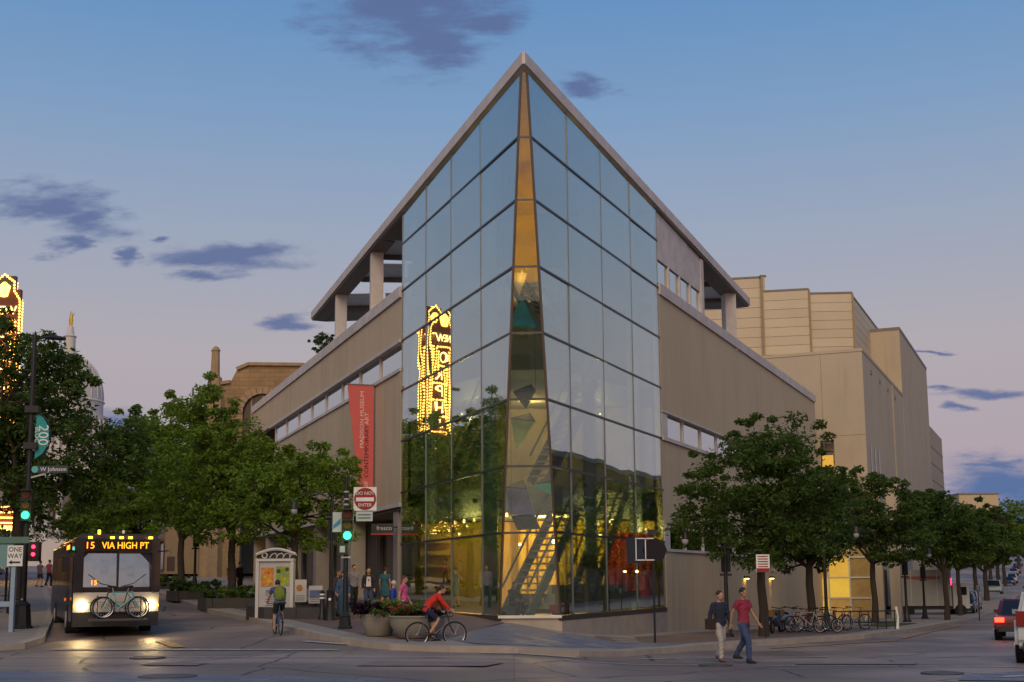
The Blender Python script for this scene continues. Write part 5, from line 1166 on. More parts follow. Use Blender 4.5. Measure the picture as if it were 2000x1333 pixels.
def street_lamp(b, y, h, lb, arm=1, boxes=True, sc=1.0, group='black ornamental street lamps', glow=False):
    x = bear(b, y); t = thing('street_lamp', (x, y, gz(x, y)), lb, 'street lamp', group)
    MB().lathe([(.24, 0), (.24, .1), (.18, .16), (.14, .6), (.10, .8), (.085, 1.0)], n=12).build('base', blk, t, True)
    MB().tube([(0, 0, .9), (0, 0, h)], [.08, .06], 10).build('pole', blk, t, True)
    MB().ball((0, 0, h+.06), .09).build('finial', blk, t, True)
    if boxes:
        for z in (h-.75, h-1.75): MB().box((0, 0, z), (.42, .1, .09)).build('banner_arm', blk, t)
        MB().box((.02, .02, h-1.25), (.34, .06, .8)).build('banner_panel', M('dark_banner', (.02, .022, .025), .8), t)
    pts = [(0, 0, h-.35)]+[(arm*(.75-.75*math.cos(a)), 0, h-.35+.55*math.sin(a)) for a in [math.pi*i/10 for i in range(1, 8)]]+[(arm*1.45, 0, h-.2)]
    MB().tube(pts, .022, 6).build('arm', blk, t)
    ln = MB().lathe([(.03, .1), (.1, .06), (.16, -.12), (.17, -.2), (.1, -.22)], (arm*1.45, 0, h-.22), 12).build('lantern_hood', blk, t, True)
    MB().ball((arm*1.45, 0, h-.5), (.13, .13, .16)).build('lantern_globe', M('milky_globe', (.35, .35, .4), .25), t, True)
    return t
street_lamp(647, 47.5, 4.4, 'black street lamp behind the corner signal pole', arm=-1)
street_lamp(1418, 46.0, 4.0, 'black street lamp with lantern arm in front of the museum wall', arm=-1)
street_lamp(1768, 72, 4.3, 'black street lamp nearer the arts centre entrance', arm=1)
street_lamp(1803, 84, 4.3, 'black street lamp beside the rear of the box truck', arm=-1)
street_lamp(1612, 55, 4.6, 'slim dark street lamp among the parked bicycles', arm=1, boxes=False)
street_lamp(380, 74, 4.2, 'dark street lamp under the broad trees right of the bus', arm=1)

# ---------------------------------------------------------------- banner and shop sign on the museum
bp = C0+U*19.4+NL*.12
bn = thing('museum_banner', (bp.x, bp.y, 0), 'tapered red banner with museum name projecting from the side wall', 'banner')
red = M('red_banner', (.62, .13, .125), .75, var=.06)
def bq(w, z): return NL*w+ZUP*z
MB().slab([bq(0, 11.0), bq(1.28, 11.0), bq(.62, 5.3), bq(0, 5.3)], U*.03).build('cloth', red, bn)
for z in (11.02, 5.28): MB().bar(bq(-.12, z), bq(1.3 if z > 9 else .7, z), .05).build('banner_rod', alu, bn)
bw = M('banner_pale', (.78, .62, .58), .7); bd = M('banner_dark', (.09, .012, .02), .7)
up = ZUP; xo = NL*-1
def btext(s, w, z, size, mat): return text('lettering', s, size, mat, bn, frame(bq(w, z)-U*.006, (0, 0, 1), NL), .004, 'LEFT', sx=1.15)
o_ = btext('MADISON', .56, 8.0, .27, bw); btext('MUSEUM', .56, max(v.co.z for v in o_.data.vertices)+.12, .27, bw); btext('O', .33, 6.05, .27, bw); btext('F', .33, 6.32, .27, bw); btext('CONTEMPORARY', .33, 6.62, .27, bd); btext('ART', .33, 9.12, .27, bw)
fp = C0+U*15.75+NL*.2
fs = thing('restaurant_sign', (fp.x, fp.y, 3.85), 'small dark restaurant sign with pale letters and red strip', 'sign', rz=0)
MB().box((-.42, .02, .25), (.98, .08, .42)).build('board', M('dark_frame'), fs); MB().box((-.42, -.03, -.0), (1.0, .06, .07)).build('red_strip', M('red_strip', (.55, .06, .05), .5), fs)
text('lettering', 'fresco', .27, M('sign_white'), fs, frame((-.34, -.03, .26), (1, 0, 0), (0, 0, 1)), .004); MB().box((.15, .02, .3), (.2, .06, .06)).build('bracket', blk, fs)
# wall sconces on the side wall
for s, lb in ((29.6, 'glowing wall sconce left of the forked tree trunk'), (35.9, 'glowing wall sconce right of the forked tree trunk')):
    p = C0+V*s+NR*.02; t = thing('wall_sconce', (p.x, p.y, 1.75), lb, 'wall lamp', 'wall sconces on the museum side wall', rz=math.atan2(V.y, V.x))
    MB().box((0, -.1, .12), (.5, .2, .12)).build('hood', blk, t); MB().box((0, -.1, .05), (.4, .14, .05)).build('lamp_glass', M('sconce_glow', (1, .7, .2), .5, emit=(1, .60, .08), estr=14), t)
    lamp('sconce_light', (0, -.2, -.02), 16, (1, .62, .12), 'SPOT', .05, t, (math.radians(-8), 0, 0), math.radians(75))

# ---------------------------------------------------------------- kiosk, boards, planters, bollards
xk, yk = bear(538, 45.2), 45.2
kz = gz(xk, yk)
bedp = [(bear(490, 46.2), 46.2), (bear(520, 44.9), 44.9), (bear(648, 44.2), 44.2), (bear(645, 46.6), 46.6), (bear(570, 51.8), 51.8), (bear(500, 51.5), 51.5)]
bed = thing('planting_bed', (0, 0, 0), 'raised planting bed with dark stone edging round the kiosk and tree', 'planting bed')
ston = M('dark_edging', (.055, .05, .05), .7, var=.2)
n = len(bedp)
for i in range(n):
    a, b = Vector((*bedp[i], 0)), Vector((*bedp[(i+1) % n], 0)); m = max(1, int((b-a).length/1.1))
    for q in range(m):
        p, r = a.lerp(b, q/m), a.lerp(b, (q+1)/m-.008); z0 = gz(p.x, p.y)-.1
        MB().bar((p.x, p.y, z0+.25), (r.x, r.y, gz(r.x, r.y)+.15), .3, .5).build('edging_stone', ston, bed)
MB().prism(bedp, lambda x, y: gz(x, y)-.1, lambda x, y: gz(x, y)+.28).build('soil', M('soil', (.035, .028, .02), .95, bump=.4), bed)
ks = thing('information_kiosk', (xk, yk, kz+.02), 'white framed information kiosk with posters and a curled iron crest', 'kiosk', rz=-.08); ks.scale = (.93, .93, .93)
wp = M('kiosk_white', (.56, .53, .50), .6, var=.06)
for x in (-.68, .68): MB().box((x, 0, 1.12), (.12, .32, 2.25)).build('post', wp, ks)
MB().box((0, .02, 1.1), (1.26, .22, 2.1)).build('case', M('kiosk_grey', (.42, .42, .43), .6), ks); MB().box((0, 0, 2.2), (1.5, .36, .1)).build('top_rail', wp, ks)
arcs = [(-.78+1.56*i/14, 0, 2.42+.2*math.sin(math.pi*i/14)) for i in range(15)]
MB().tube(arcs, .06, 6).build('crest_arch', wp, ks, True)
MB().slab([(-.75, .05, 2.26)]+[(x, .05, z-.04) for x, _, z in arcs]+[(.75, .05, 2.26)], (0, .03, 0)).build('crest_panel', blk, ks)
MB().torus((-.45, .02, 2.38), (0, 1, 0), .1, .025, 18, 6).build('crest_scroll', wp, ks)
for i in range(4): MB().tube([(-.25+i*.26, .02, 2.28), (-.16+i*.26, .02, 2.42), (-.02+i*.26, .02, 2.46), (.04+i*.26, .02, 2.36)], .022, 5).build('crest_scroll', wp, ks)
def poster(parent, x, z, w, h, cols, y=-.1, seed=1):
    p = MB().box((x, y, z), (w, .02, h)).build('poster', M('poster_%02d' % seed, cols[0], .7, var=.5, scale=5), parent); r = random.Random(seed)
    for k in range(7):
        MB().disc((x+r.uniform(-.35, .35)*w, y-.012-.001*k, z+r.uniform(-.38, .38)*h), (0, 1, 0), r.uniform(.08, .2)*w, .004, 12).build('poster_shape', M('ink_%d_%d' % (seed, k % len(cols)), cols[k % len(cols)], .7, var=.3, scale=6), p)
poster(ks, -.3, 1.55, .5, .72, [(.55, .22, .03), (.60, .42, .05), (.45, .08, .04), (.5, .3, .2)], seed=1)
poster(ks, .3, 1.58, .52, .74, [(.30, .36, .05), (.05, .06, .05), (.5, .45, .04), (.08, .35, .36)], seed=2)
for k in range(9): MB().box((-.12+(.06 if k else 0), -.1, 1.02-k*.08), (.6 if k % 3 else .45, .012, .025 if k else .06)).build('printed_line', M('print_blue_grey', (.16, .18, .26), .7), ks)
for i, (b, y, w, h, lb) in enumerate(((587, 48.8, .48, .86, 'white notice board with an orange mark in the planting bed'), (617, 47.6, .52, .66, 'white notice board with a blue picture beside the bollard'))):
    x = bear(b, y); t = thing('notice_board', (x, y, gz(x, y)+.28), lb, 'notice board')
    MB().box((0, 0, h/2+.12), (w, .04, h)).build('panel', wp, t)
    if i: MB().box((0, -.03, h*.72), (w*.86, .02, h*.42)).build('picture', M('blue_photo', (.12, .16, .30), .6, var=.6, scale=7), t)
    else: MB().disc((-.03, -.03, h*.78), (0, 1, 0), .12, .02, 14).build('picture', M('orange_mark', (.5, .18, .03), .6, var=.4, scale=8), t)
    for k in range(3): MB().box((0, -.028, h*.42-k*.08), (w*.7, .012, .02)).build('printed_line', M('print_blue_grey'), t)
    for sx in (-.4, .4): MB().box((sx*w, .03, .06), (.04, .04, .24)).build('leg', blk, t)
for b, y, lb, kind in ((630, 44.0, 'black bollard with white bands at the planting bed corner', 0), (646, 43.6, 'tapered black litter bin beside the banded bollard', 1)):
    x = bear(b, y); t = thing('bollard' if kind == 0 else 'litter_bin', (x, y, gz(x, y)), lb, 'bollard' if kind == 0 else 'bin')
    if kind == 0:
        MB().lathe([(.13, 0), (.13, .12), (.085, .18), (.085, .9), (.09, .95), (.04, 1.02)], n=14).build('post', blk, t, True)
        for z in (.72, .84): MB().lathe([(.089, 0), (.089, .06)], (0, 0, z), 14).build('white_band', M('sign_white'), t)
    else:
        MB().lathe([(.22, 0), (.2, .1), (.15, .55), (.13, .95), (.15, 1.0), (.06, 1.08)], n=14).build('body', blk, t, True); MB().disc((.0, -.15, .72), (0, 1, 0), .05, .06, 10).build('badge', M('sign_white'), t)
def clump(name, mat, parent, cx, cy, cz, rx, ry, rz, n, leaf, seed):
    rng = np.random.default_rng(seed); cen = np.stack([cx+rng.normal(size=30)*rx*.5, cy+rng.normal(size=30)*ry*.5, cz+rng.random(30)*rz], 1)
    return tag(obj(name, mesh_quads(name, leaves(rng, cen, np.full(30, .16), n, leaf)), mat, parent), kind='stuff')
for b, y, r, h, lb, sd in ((741, 36.0, .52, .62, 'round concrete planter with dark trailing leaves', 1), (815, 35.2, .80, .62, 'wide concrete planter full of red and pink flowers', 2)):
    x = bear(b, y); t = thing('planter', (x, y, gz(x, y)), lb, 'planter')
    MB().lathe([(r*.62, 0), (r*.70, .03), (r*.92, h*.55), (r, h*.92), (r*1.04, h*.94), (r*1.04, h), (r*.93, h), (r*.9, h-.08)], n=30).build('bowl', M('grey_concrete', (.27, .25, .21), .8, var=.12, bump=.2), t, True)
    MB().lathe([(r*.9, 0), (r*.9, .04)], (0, 0, h-.1), 24).build('soil', M('soil'), t)
    if sd == 1: clump('foliage', leaf_mat('plum_leaves', (.03, .012, .022)), t, -.25, -.15, h+.0, .55, .4, .28, 900, .16, 5); clump('foliage', LF3, t, .2, .2, h+.05, .4, .4, .3, 600, .12, 6)
    else:
        clump('foliage', LF1, t, 0, 0, h, .95, .7, .3, 1800, .13, 7); clump('foliage', leaf_mat('plum_leaves'), t, .35, -.3, h, .5, .3, .15, 400, .14, 8)
        clump('flowers', leaf_mat('red_petals', (.36, .02, .06)), t, -.1, -.25, h+.02, .8, .5, .28, 260, .09, 9); clump('flowers', leaf_mat('orange_petals', (.45, .16, .03)), t, .2, 0, h+.1, .8, .5, .26, 120, .08, 10)
# low shrub beds along the walk
for i, (b, y, w, d, lb) in enumerate(((452, 54, 2.2, 1.4, 'low green shrub bed with stone edging near the kiosk'), (385, 63, 2.4, 1.6, 'low green shrub bed under the broad trees'), (330, 78, 2.4, 1.6, 'low shrub bed beyond the bus'))):
    x = bear(b, y); t = thing('shrub_bed', (x, y, gz(x, y)), lb, 'planting bed', rz=.37)
    for sx in (-1, 1):
        MB().box((sx*w/2, 0, .12), (.25, d*2, .5)).build('edging_stone', ston, t); MB().box((0, sx*d, .12), (w-.27, .25, .5)).build('edging_stone', ston, t)
    MB().box((0, 0, .12), (w-.3, d*2-.3, .4)).build('soil', M('soil'), t); clump('shrubs', LF2, t, 0, 0, .35, w*.75, d*1.1, .45, 2600, .16, 60+i)
    clump('shrubs', LF3, t, .2, -.3, .35, w*.6, d, .35, 900, .13, 70+i)
# grass strip and bicycle rack on the hill street
sheet('grass_patch', [(17.2, 58.5), (18.6, 61), (21.8, 68), (20.2, 69.5), (17, 63)], M('grass', (.05, .075, .02), .95, var=.3, bump=.6, bscale=60), KERB+.02)
xr, yr = bear(1690, 54.5), 54.5
rk = thing('bicycle_rack', (xr, yr, gz(xr, yr)), 'long dark railing rack for bicycles along the kerb', 'bicycle rack', rz=.25)
for z in (.78, .3): MB().tube([(-1.6, 0, z), (1.4, 0, z)], .03, 6).build('rail', blk, rk)
for k in range(8): MB().tube([(-1.6+k*.42, 0, 0), (-1.6+k*.42, 0, .78)], .025, 6).build('upright', blk, rk)
MB().tube([(1.45, 0, 0), (1.5, 0, .5), (1.42, 0, .95)], [.07, .05, .06], 8).build('end_post', M('sign_white'), rk)

# ---------------------------------------------------------------- city bus
xb, yb = bear(230, 38.8), 38.8
bus = thing('city_bus', (xb, yb, H(xb, yb)), 'city bus with lit orange destination sign and bicycles on its front rack', 'bus', rz=.405)
bwhite = M('bus_white', (.50, .47, .43), .4, coat=.4, var=.05); bblk = M('bus_black', (.014, .014, .018), .3, coat=.4); bdk = M('bus_dark_blue', (.022, .025, .045), .4, coat=.3)
def rrect(w, z0, z1, r, n=5):
    pts = []
    for cx, cz, a0 in ((w/2-r, z0+r, -90), (w/2-r, z1-r, 0), (-w/2+r, z1-r, 90), (-w/2+r, z0+r, 180)):
        pts += [(cx+r*math.cos(math.radians(a0+90*i/n)), cz+r*math.sin(math.radians(a0+90*i/n))) for i in range(n+1)]
    return pts
MB().slab([(x, .3, z) for x, z in rrect(2.56, .36, 3.02, .16)], (0, 11.6, 0)).build('body', bdk, bus)
MB().slab([(x, .6, z) for x, z in rrect(2.2, 2.9, 3.16, .1)], (0, 10.6, 0)).build('roof_unit', bdk, bus)
# front mask: curved lower panel, windscreen surround, header
def bow(x): return -.06-.10*math.cos(x/1.3*math.pi/2)
def band(z0, z1, name, mat, dep=.45, off=0, w=1.27):
    mb = MB(); n = 10; xs = [-w+2*w*i/n for i in range(n+1)]
    vs = [(x, bow(x)+.3+off, z) for z in (z0, z1) for x in xs]+[(x, .3+dep, z) for z in (z0, z1) for x in xs]; m = n+1
    fs = []
    for i in range(n): fs += [(i, i+1, m+i+1, m+i), (2*m+i+1, 2*m+i, 3*m+i, 3*m+i+1), (m+i, m+i+1, 3*m+i+1, 3*m+i), (i+1, i, 2*m+i, 2*m+i+1)]
    fs += [(0, m, 3*m, 2*m), (n, 2*m+n, 3*m+n, m+n)]; mb.add(vs, fs)
    return mb.build(name, mat, bus)
band(.74, 1.34, 'front_panel', bwhite); band(.30, .72, 'bumper', M('bumper_plastic'), off=-.05); band(2.56, 3.0, 'header', bblk); band(1.36, 1.5, 'wiper_panel', bblk, off=.02)
band(3.0, 3.1, 'roof_front', bdk, off=.08, w=1.2)
for s in (-1, 1): MB().hexa((s*1.28 if s < 0 else 1.02, .1, 1.36), (.26, 0, 0), (0, .6, 0), (0, 0, 1.2)).build('corner_post', bblk, bus)
gw = glass('bus_windscreen', (.34, .38, .40), .42, .5, 2.2)
for s in (-1, 1):
    xs = [s*(.03+.97*i/4) for i in range(5)]; mb = MB()
    vs = [(x, bow(x)+.33-.0, 1.5) for x in xs]+[(x, bow(x)+.27-.0+.16, 2.55) for x in xs]; mb.add(vs, [(i, i+1, 6+i, 5+i) for i in range(4)])
    me = mb.mesh('w'); bm = bmesh.new(); bm.from_mesh(me); bmesh.ops.solidify(bm, geom=bm.faces[:], thickness=.02); bmesh.ops.recalc_face_normals(bm, faces=bm.faces[:]); bm.to_mesh(me); bm.free(); obj('windscreen', me, gw, bus)
MB().box((0, .12, 2.03), (.06, .06, 1.06)).build('centre_pillar', bblk, bus); MB().box((0, .9, 1.5), (2.3, .7, .5)).build('dashboard', M('dark_interior'), bus)
for s in (-1, 1): MB().tube([(s*.12, .1, 1.52), (s*.5, .13, 1.62), (s*.86, .17, 1.9)], .010, 5).build('wiper', bblk, bus)
for z in (1.04, .74): MB().box((0, .05, z), (1.7, .03, .012)).build('panel_seam', bblk, bus)
MB().box((.62, 1.5, 1.85), (.5, .2, .9)).build('driver_seat', M('dark_interior'), bus)
MB().box((0, .08, 2.78), (2.0, .04, .36)).build('destination_display', M('display_black', (.006, .006, .006), .3), bus)
led = M('orange_led', (1, .4, .02), .5, emit=(1, .26, .01), estr=3.2)
[text('lettering', ch, .29, led, bus, frame((x, .045, 2.77), (1, 0, 0), (0, 0, 1)), .006) for ch, x in (('1', -.93), ('5', -.78))]; text('lettering', 'VIA HIGH PT', .29, led, bus, frame((.2, .045, 2.77), (1, 0, 0), (0, 0, 1)), .006, sx=.86)
[text('lettering', ch, .2, led, bus, frame((x, .06, 1.64), (1, 0, 0), (0, 0, 1)), .006) for ch, x in (('1', -.76), ('5', -.65))]
amb = M('amber_marker', (1, .5, .05), .5, emit=(1, .42, .03), estr=7)
for x in (-.85, -.2, .07, .34, .95): MB().tube([(x-.06, .06, 3.02), (x+.06, .06, 3.02)], .035, 8).build('marker_light', amb, bus)
hl = M('bus_headlight', (1, .9, .6), .3, emit=(1, .72, .32), estr=12)
for s in (-1, 1):
    MB().disc((s*1.02, .13, .94), (0, 1, 0), .155, .06, 18).build('headlight', hl, bus, True); MB().disc((s*1.2, .2, .93), (0, 1, 0), .06, .06, 12).build('indicator', amb, bus)
    lamp('headlight_beam', (s*1.02, -.02, .94), 110, (1, .70, .30), 'SPOT', .12, bus, (math.radians(81), 0, math.radians(180)), math.radians(95))
    mr = MB().tube([(s*1.25, .2, 2.6), (s*1.5, -.1, 2.62), (s*1.55, -.15, 2.45)], .025, 6).build('mirror_arm', bblk, bus); MB().box((s*1.56, -.15, 2.2), (.22, .12, .46)).build('mirror', bblk, mr)
    for y in (2.6, 8.8):
        w = MB().disc((s*1.16, y, .48), (1, 0, 0), .48, .3, 24).build('wheel', rubber, bus, True); MB().disc((s*1.3, y, .48), (1, 0, 0), .27, .05, 16).build('rim', M('sign_grey'), w, True)
    for k in range(6): MB().box((s*1.285, 2.0+k*1.62, 2.05), (.02, 1.5, .95)).build('side_window', M('car_glass', (.012, .016, .02), .06, var=.02, spec=.8), bus)
MB().box((-1.29, 1.0, 1.45), (.03, 1.1, 2.0)).build('door', bblk, bus)
MB().box((-1.30, 2.6, 2.78), (.03, 1.5, .26)).build('side_display', M('display_black'), bus); MB().box((-1.32, 2.6, 2.78), (.01, 1.3, .14)).build('side_led', led, bus)
for y, z in ((.7, 1.15), (3.6, 1.1)): MB().disc((-1.3, y, z), (1, 0, 0), .05, .03, 10).build('side_marker', M('orange_reflector', (.6, .12, .02), .4, emit=(1, .2, .02), estr=.8), bus)
MB().tube([(-.6, .0, 3.12), (-.6, .0, 3.25)], .04, 6).build('antenna', amb, bus); MB().tube([(.15, .3, 3.16), (.15, .3, 3.26)], .04, 6).build('roof_stud', M('sign_white'), bus)
rkp = MB()
for z in (.52,): 
    rkp.bar((-.75, -.02, z), (-.75, -.75, z), .04); rkp.bar((.75, -.02, z), (.75, -.75, z), .04)
    for y in (-.3, -.62): rkp.bar((-.85, y, z), (.85, y, z), .06)
rkp.tube([(-.62, -.45, z), (-.62, -.45, 1.25)], .02, 6); rkp.tube([(.62, -.75, z), (.62, -.75, 1.2)], .02, 6)
rkp.build('bicycle_carrier', M('dull_steel', (.10, .09, .08), .5, metal=.5), bus)
c, s = math.cos(.405), math.sin(.405)
def onbus(x, y, z): return (xb+x*c-y*s, yb+x*s+y*c, H(xb, yb)+z)
bicycle(onbus(-.02, -.62, .55), .405, (.03, .36, .34), 'teal bicycle on the front rack of the bus')
bicycle(onbus(.10, -.34, .55), .405+math.pi, (.03, .03, .04), 'dark bicycle behind the teal one on the bus rack')

# ---------------------------------------------------------------- traffic on the hill street
va = math.atan2(V.y, V.x)-math.pi/2         # heading away up the hill street: local +y is the tail, so turn round
def hill(b, y, off=0, **k): x = bear(b, y); return (x, y, H(x, y)+off)
suv = car(hill(2062, 31.0), va+math.pi, (.42, .44, .46), 'pale silver utility car with a roof bar at the kerb lane', 'suv')
for s in (-1, 1): MB().tube([(s*.7, -.8, 1.78), (s*.7, 1.5, 1.78)], .025, 6).build('roof_bar', blk, suv)
car(hill(1993, 46.5), va+math.pi, (.10, .012, .012), 'dark red car showing a bright brake light ahead of the silver utility car', 'saloon', tail=True)
car(hill(1941, 152), va, (.35, .40, .45), 'silver blue car driving towards the junction on the hill street', 'suv')
for i, (b, y, col, kd, lb) in enumerate(((1971, 215, (.06, .06, .07), 'saloon', 'dark car halfway up the hill street'), (1977, 232, (.45, .45, .46), 'suv', 'white car behind the dark one on the hill street'), (1986, 262, (.25, .04, .04), 'saloon', 'red car climbing the hill street'), (1981, 255, (.3, .35, .42), 'saloon', 'pale blue car near the crest of the hill street'), (1991, 290, (.12, .16, .25), 'suv', 'blue car at the crest of the hill street'))):
    car(hill(b, y), va, col, lb, kd, 'cars on the far hill street')
car(hill(1879, 100), va, (.03, .035, .045), 'black car parked at the kerb beyond the box truck', 'suv')
car(hill(1890, 108), va, (.25, .30, .36), 'grey blue car parked behind the black car', 'suv')
# box truck
xt, yt = bear(1798, 96), 96
tk = thing('box_truck', (xt, yt, H(xt, yt)), 'white box truck parked side-on by the arts centre loading bay', 'truck', rz=-.12)
MB().box((0, 0, 2.15), (4.0, 2.4, 2.7)).build('cargo_box', M('truck_grey', (.30, .29, .28), .55, var=.08), tk); MB().box((.2, 0, .65), (5.4, 2.0, .25)).build('chassis', blk, tk)
MB().box((2.7, 0, 1.55), (1.2, 2.2, 1.9)).build('cab', M('truck_cab', (.5, .5, .5), .4), tk); MB().box((2.75, -1.11, 1.9), (.7, .03, .6)).build('cab_window', M('car_glass'), tk)
for x in (-1.2, 2.6):
    for y in (-1, 1): MB().disc((x, y*1.0, .45), (0, 1, 0), .45, .3, 18).build('wheel', rubber, tk, True)
MB().box((-.1, -1.21, 2.9), (2.6, .02, .22)).build('side_stripe', M('faded_red', (.28, .09, .08), .6), tk)
for k in range(5): MB().box((-1.9+k*.95, -1.21, 2.15), (.05, .03, 2.6)).build('box_rib', M('sign_grey'), tk)
MB().box((1.98, -1.2, 2.6), (.06, .05, .5)).build('marker_light', M('lens_red_small'), tk)
# mopeds and bicycles parked by the rack
def moped(b, y, col, lb, rz):
    x = bear(b, y); t = thing('moped', (x, y, gz(x, y)), lb, 'moped', rz=rz); pm = M('moped_%d' % int(col[0]*999), col, .35, coat=.4)
    for xx in (-.6, .62): 
        w = MB().torus((xx, 0, .26), (0, 1, 0), .2, .06, 20, 6).build('wheel', rubber, t, True); MB().disc((xx, 0, .26), (0, 1, 0), .15, .06, 12).build('rim', chrome, w)
    MB().tube([(-.85, 0, .55), (-.5, 0, .62), (-.1, 0, .45), (.1, 0, .3), (.35, 0, .32)], [(.1, .08), (.18, .17), (.15, .14), (.13, .06), (.14, .05)], 10).build('body', pm, t, True)
    MB().tube([(.35, 0, .3), (.45, 0, .6), (.5, 0, .9)], [(.16, .05), (.2, .07), (.12, .06)], 10).build('leg_shield', pm, t, True)
    MB().tube([(-.7, 0, .74), (-.35, 0, .78), (-.05, 0, .74)], [(.1, .05), (.14, .06), (.1, .05)], 8).build('seat', rubber, t, True)
    MB().tube([(.5, -.32, 1.02), (.47, 0, .96), (.5, .32, 1.02)], .02, 6).build('handlebar', blk, t); MB().tube([(.5, 0, .85), (.62, 0, .26)], .03, 6).build('fork', chrome, t)
    MB().disc((.58, 0, .92), (1, 0, 0), .09, .08, 12).build('headlight', chrome, t); MB().box((-.95, 0, .8), (.34, .36, .26)).build('carrier_box', M('wicker', (.30, .17, .05), .8, var=.3), t)
moped(1513, 50.2, (.05, .07, .12), 'dark moped with a wicker carrier box next to the parking sign', 1.1)
moped(1535, 52.0, (.30, .33, .36), 'pale grey moped behind the dark moped', 1.0)
wr = M('cream_rim', (.62, .56, .44), .6)
for b, y, rz, col, R, lb, rim in ((1556, 51.2, .5, (.25, .03, .03), .335, 'red framed bicycle leaning among the parked bicycles', None), (1580, 50.6, 2.5, (.5, .5, .5), .335, 'silver framed bicycle crossing the red one', None), (1612, 50.0, .35, (.03, .03, .04), .28, 'small black bicycle with cream tyres at the kerb', wr),
                               (1632, 52.4, .6, (.04, .05, .09), .335, 'dark blue bicycle behind the cream tyred one', None), (1662, 54.3, .3, (.08, .09, .1), .335, 'grey bicycle locked to the railing rack', None), (1597, 52.5, 2.9, (.12, .02, .05), .335, 'maroon bicycle behind the silver framed one', None)):
    x = bear(b, y); bicycle((x, y, gz(x, y)+.002), rz, col, lb, R=R, rim=rim, tilt=.05, group='bicycles parked by the rack')
xm, ym = bear(2, 47), 47
bicycle((xm, ym, gz(xm, ym)), .8, (.03, .03, .035), 'dark bicycle parked beside the pale blue notice board')

# ---------------------------------------------------------------- people
def at(b, y, k=KERB): x = bear(b, y); return (x, y, H(x, y)+k+.005)
navy = (.03, .035, .06); jean = (.05, .075, .14)
def graphic(t, j, k): MB().tube([j['chest']+Vector((0, -.128*k, .1*k)), j['chest']+Vector((0, -.135*k, -.06*k)), j['wst']+Vector((0, -.13*k, -.08*k))], [(.07*k, .012), (.085*k, .012), (.10*k, .012)], 10).build('white_top', cloth((.62, .60, .56)), t, True)
def graphic2(t, j, k): graphic(t, j, k); MB().ball(j['chest']+Vector((0, -.15*k, -.03*k)), (.035, .01, .045), 8, 6).build('shirt_print', cloth((.45, .10, .03)), t, True)
person(at(660, 45.8), 1.2, 'woman in a dark jacket and black shorts beside the corner signal', (.05, .045, .05), (.02, .02, .025), sleeve='long', lower='shorts', female=True, hair=(.05, .025, .015), hairlen=.14, height=1.68, stride=.12, skin='tan')
person(at(671, 44.2), .4, 'person in a blue jacket and long teal skirt behind the corner signal pole', (.06, .10, .17), (.03, .09, .13), sleeve='long', lower='skirt', female=True, hair=(.03, .02, .015), hairlen=.16, height=1.66)
person(at(691, 50.5), .35, 'man in a grey checked shirt and dark trousers walking by the entrance', (.24, .21, .24), (.018, .018, .022), sleeve='long', hair=(.04, .025, .02), height=1.78, stride=.22, swing=.12)
person(at(720, 48.2), .15, 'woman in a dark cardigan over a printed white top', (.03, .028, .04), jean, sleeve='long', female=True, hair=(.07, .03, .015), hairlen=.22, height=1.70, stride=.1, stuff=graphic2)
person(at(752, 51.0), 2.9, 'woman in a short teal patterned dress seen from behind', (.03, .11, .14), None or navy, sleeve='short', lower='dress', female=True, hair=(.02, .015, .012), height=1.66, stride=.1, skin='tan')
def bagstrap(t, j, k): pass
person(at(789, 38.4), 1.35, 'woman in a bright pink top standing behind the planters', (.62, .10, .26), (.05, .05, .07), sleeve='short', female=True, hair=(.10, .03, .015), hairlen=.1, height=1.63, swing=.1)
person(at(769, 39.6), 1.6, 'small person with white hair in a blue top beside the pink top', (.03, .06, .36), (.05, .05, .08), sleeve='long', hair=(.55, .55, .55), height=1.45)
# pedestrians crossing
person(at(1404, 31.6, 0), .55, 'pedestrian in a dark navy shirt and light trousers crossing the road', (.025, .03, .055), (.42, .38, .36), sleeve='long', hair=(.05, .02, .015), height=1.74, stride=.2, swing=.1, shoes=(.2, .1, .08))
person(at(1450, 30.8, 0), .75, 'pedestrian in a crimson shirt and blue jeans crossing the road', (.27, .03, .06), (.045, .07, .15), sleeve='short', hair=(.03, .02, .015), height=1.80, stride=.3, swing=.22, skin='tan')
# far up the street
person(at(452, 66), 2.8, 'person in a mauve shirt standing by the shop fronts under the trees', (.16, .12, .2), (.03, .03, .05), height=1.75, detail=.02)
person(at(468, 65), 1.2, 'person all in black standing by the shop fronts under the trees', (.012, .012, .015), (.012, .012, .015), sleeve='long', height=1.75, detail=.02)
person(at(77, 82), 2.6, 'distant walker in a mauve shirt and shorts left of the bus', (.17, .12, .15), (.04, .03, .05), lower='shorts', height=1.72, stride=.15, detail=.02)
person(at(95, 84), 2.6, 'distant walker in a red top and black trousers left of the bus', (.3, .05, .08), (.012, .012, .015), height=1.75, stride=.15, detail=.02)
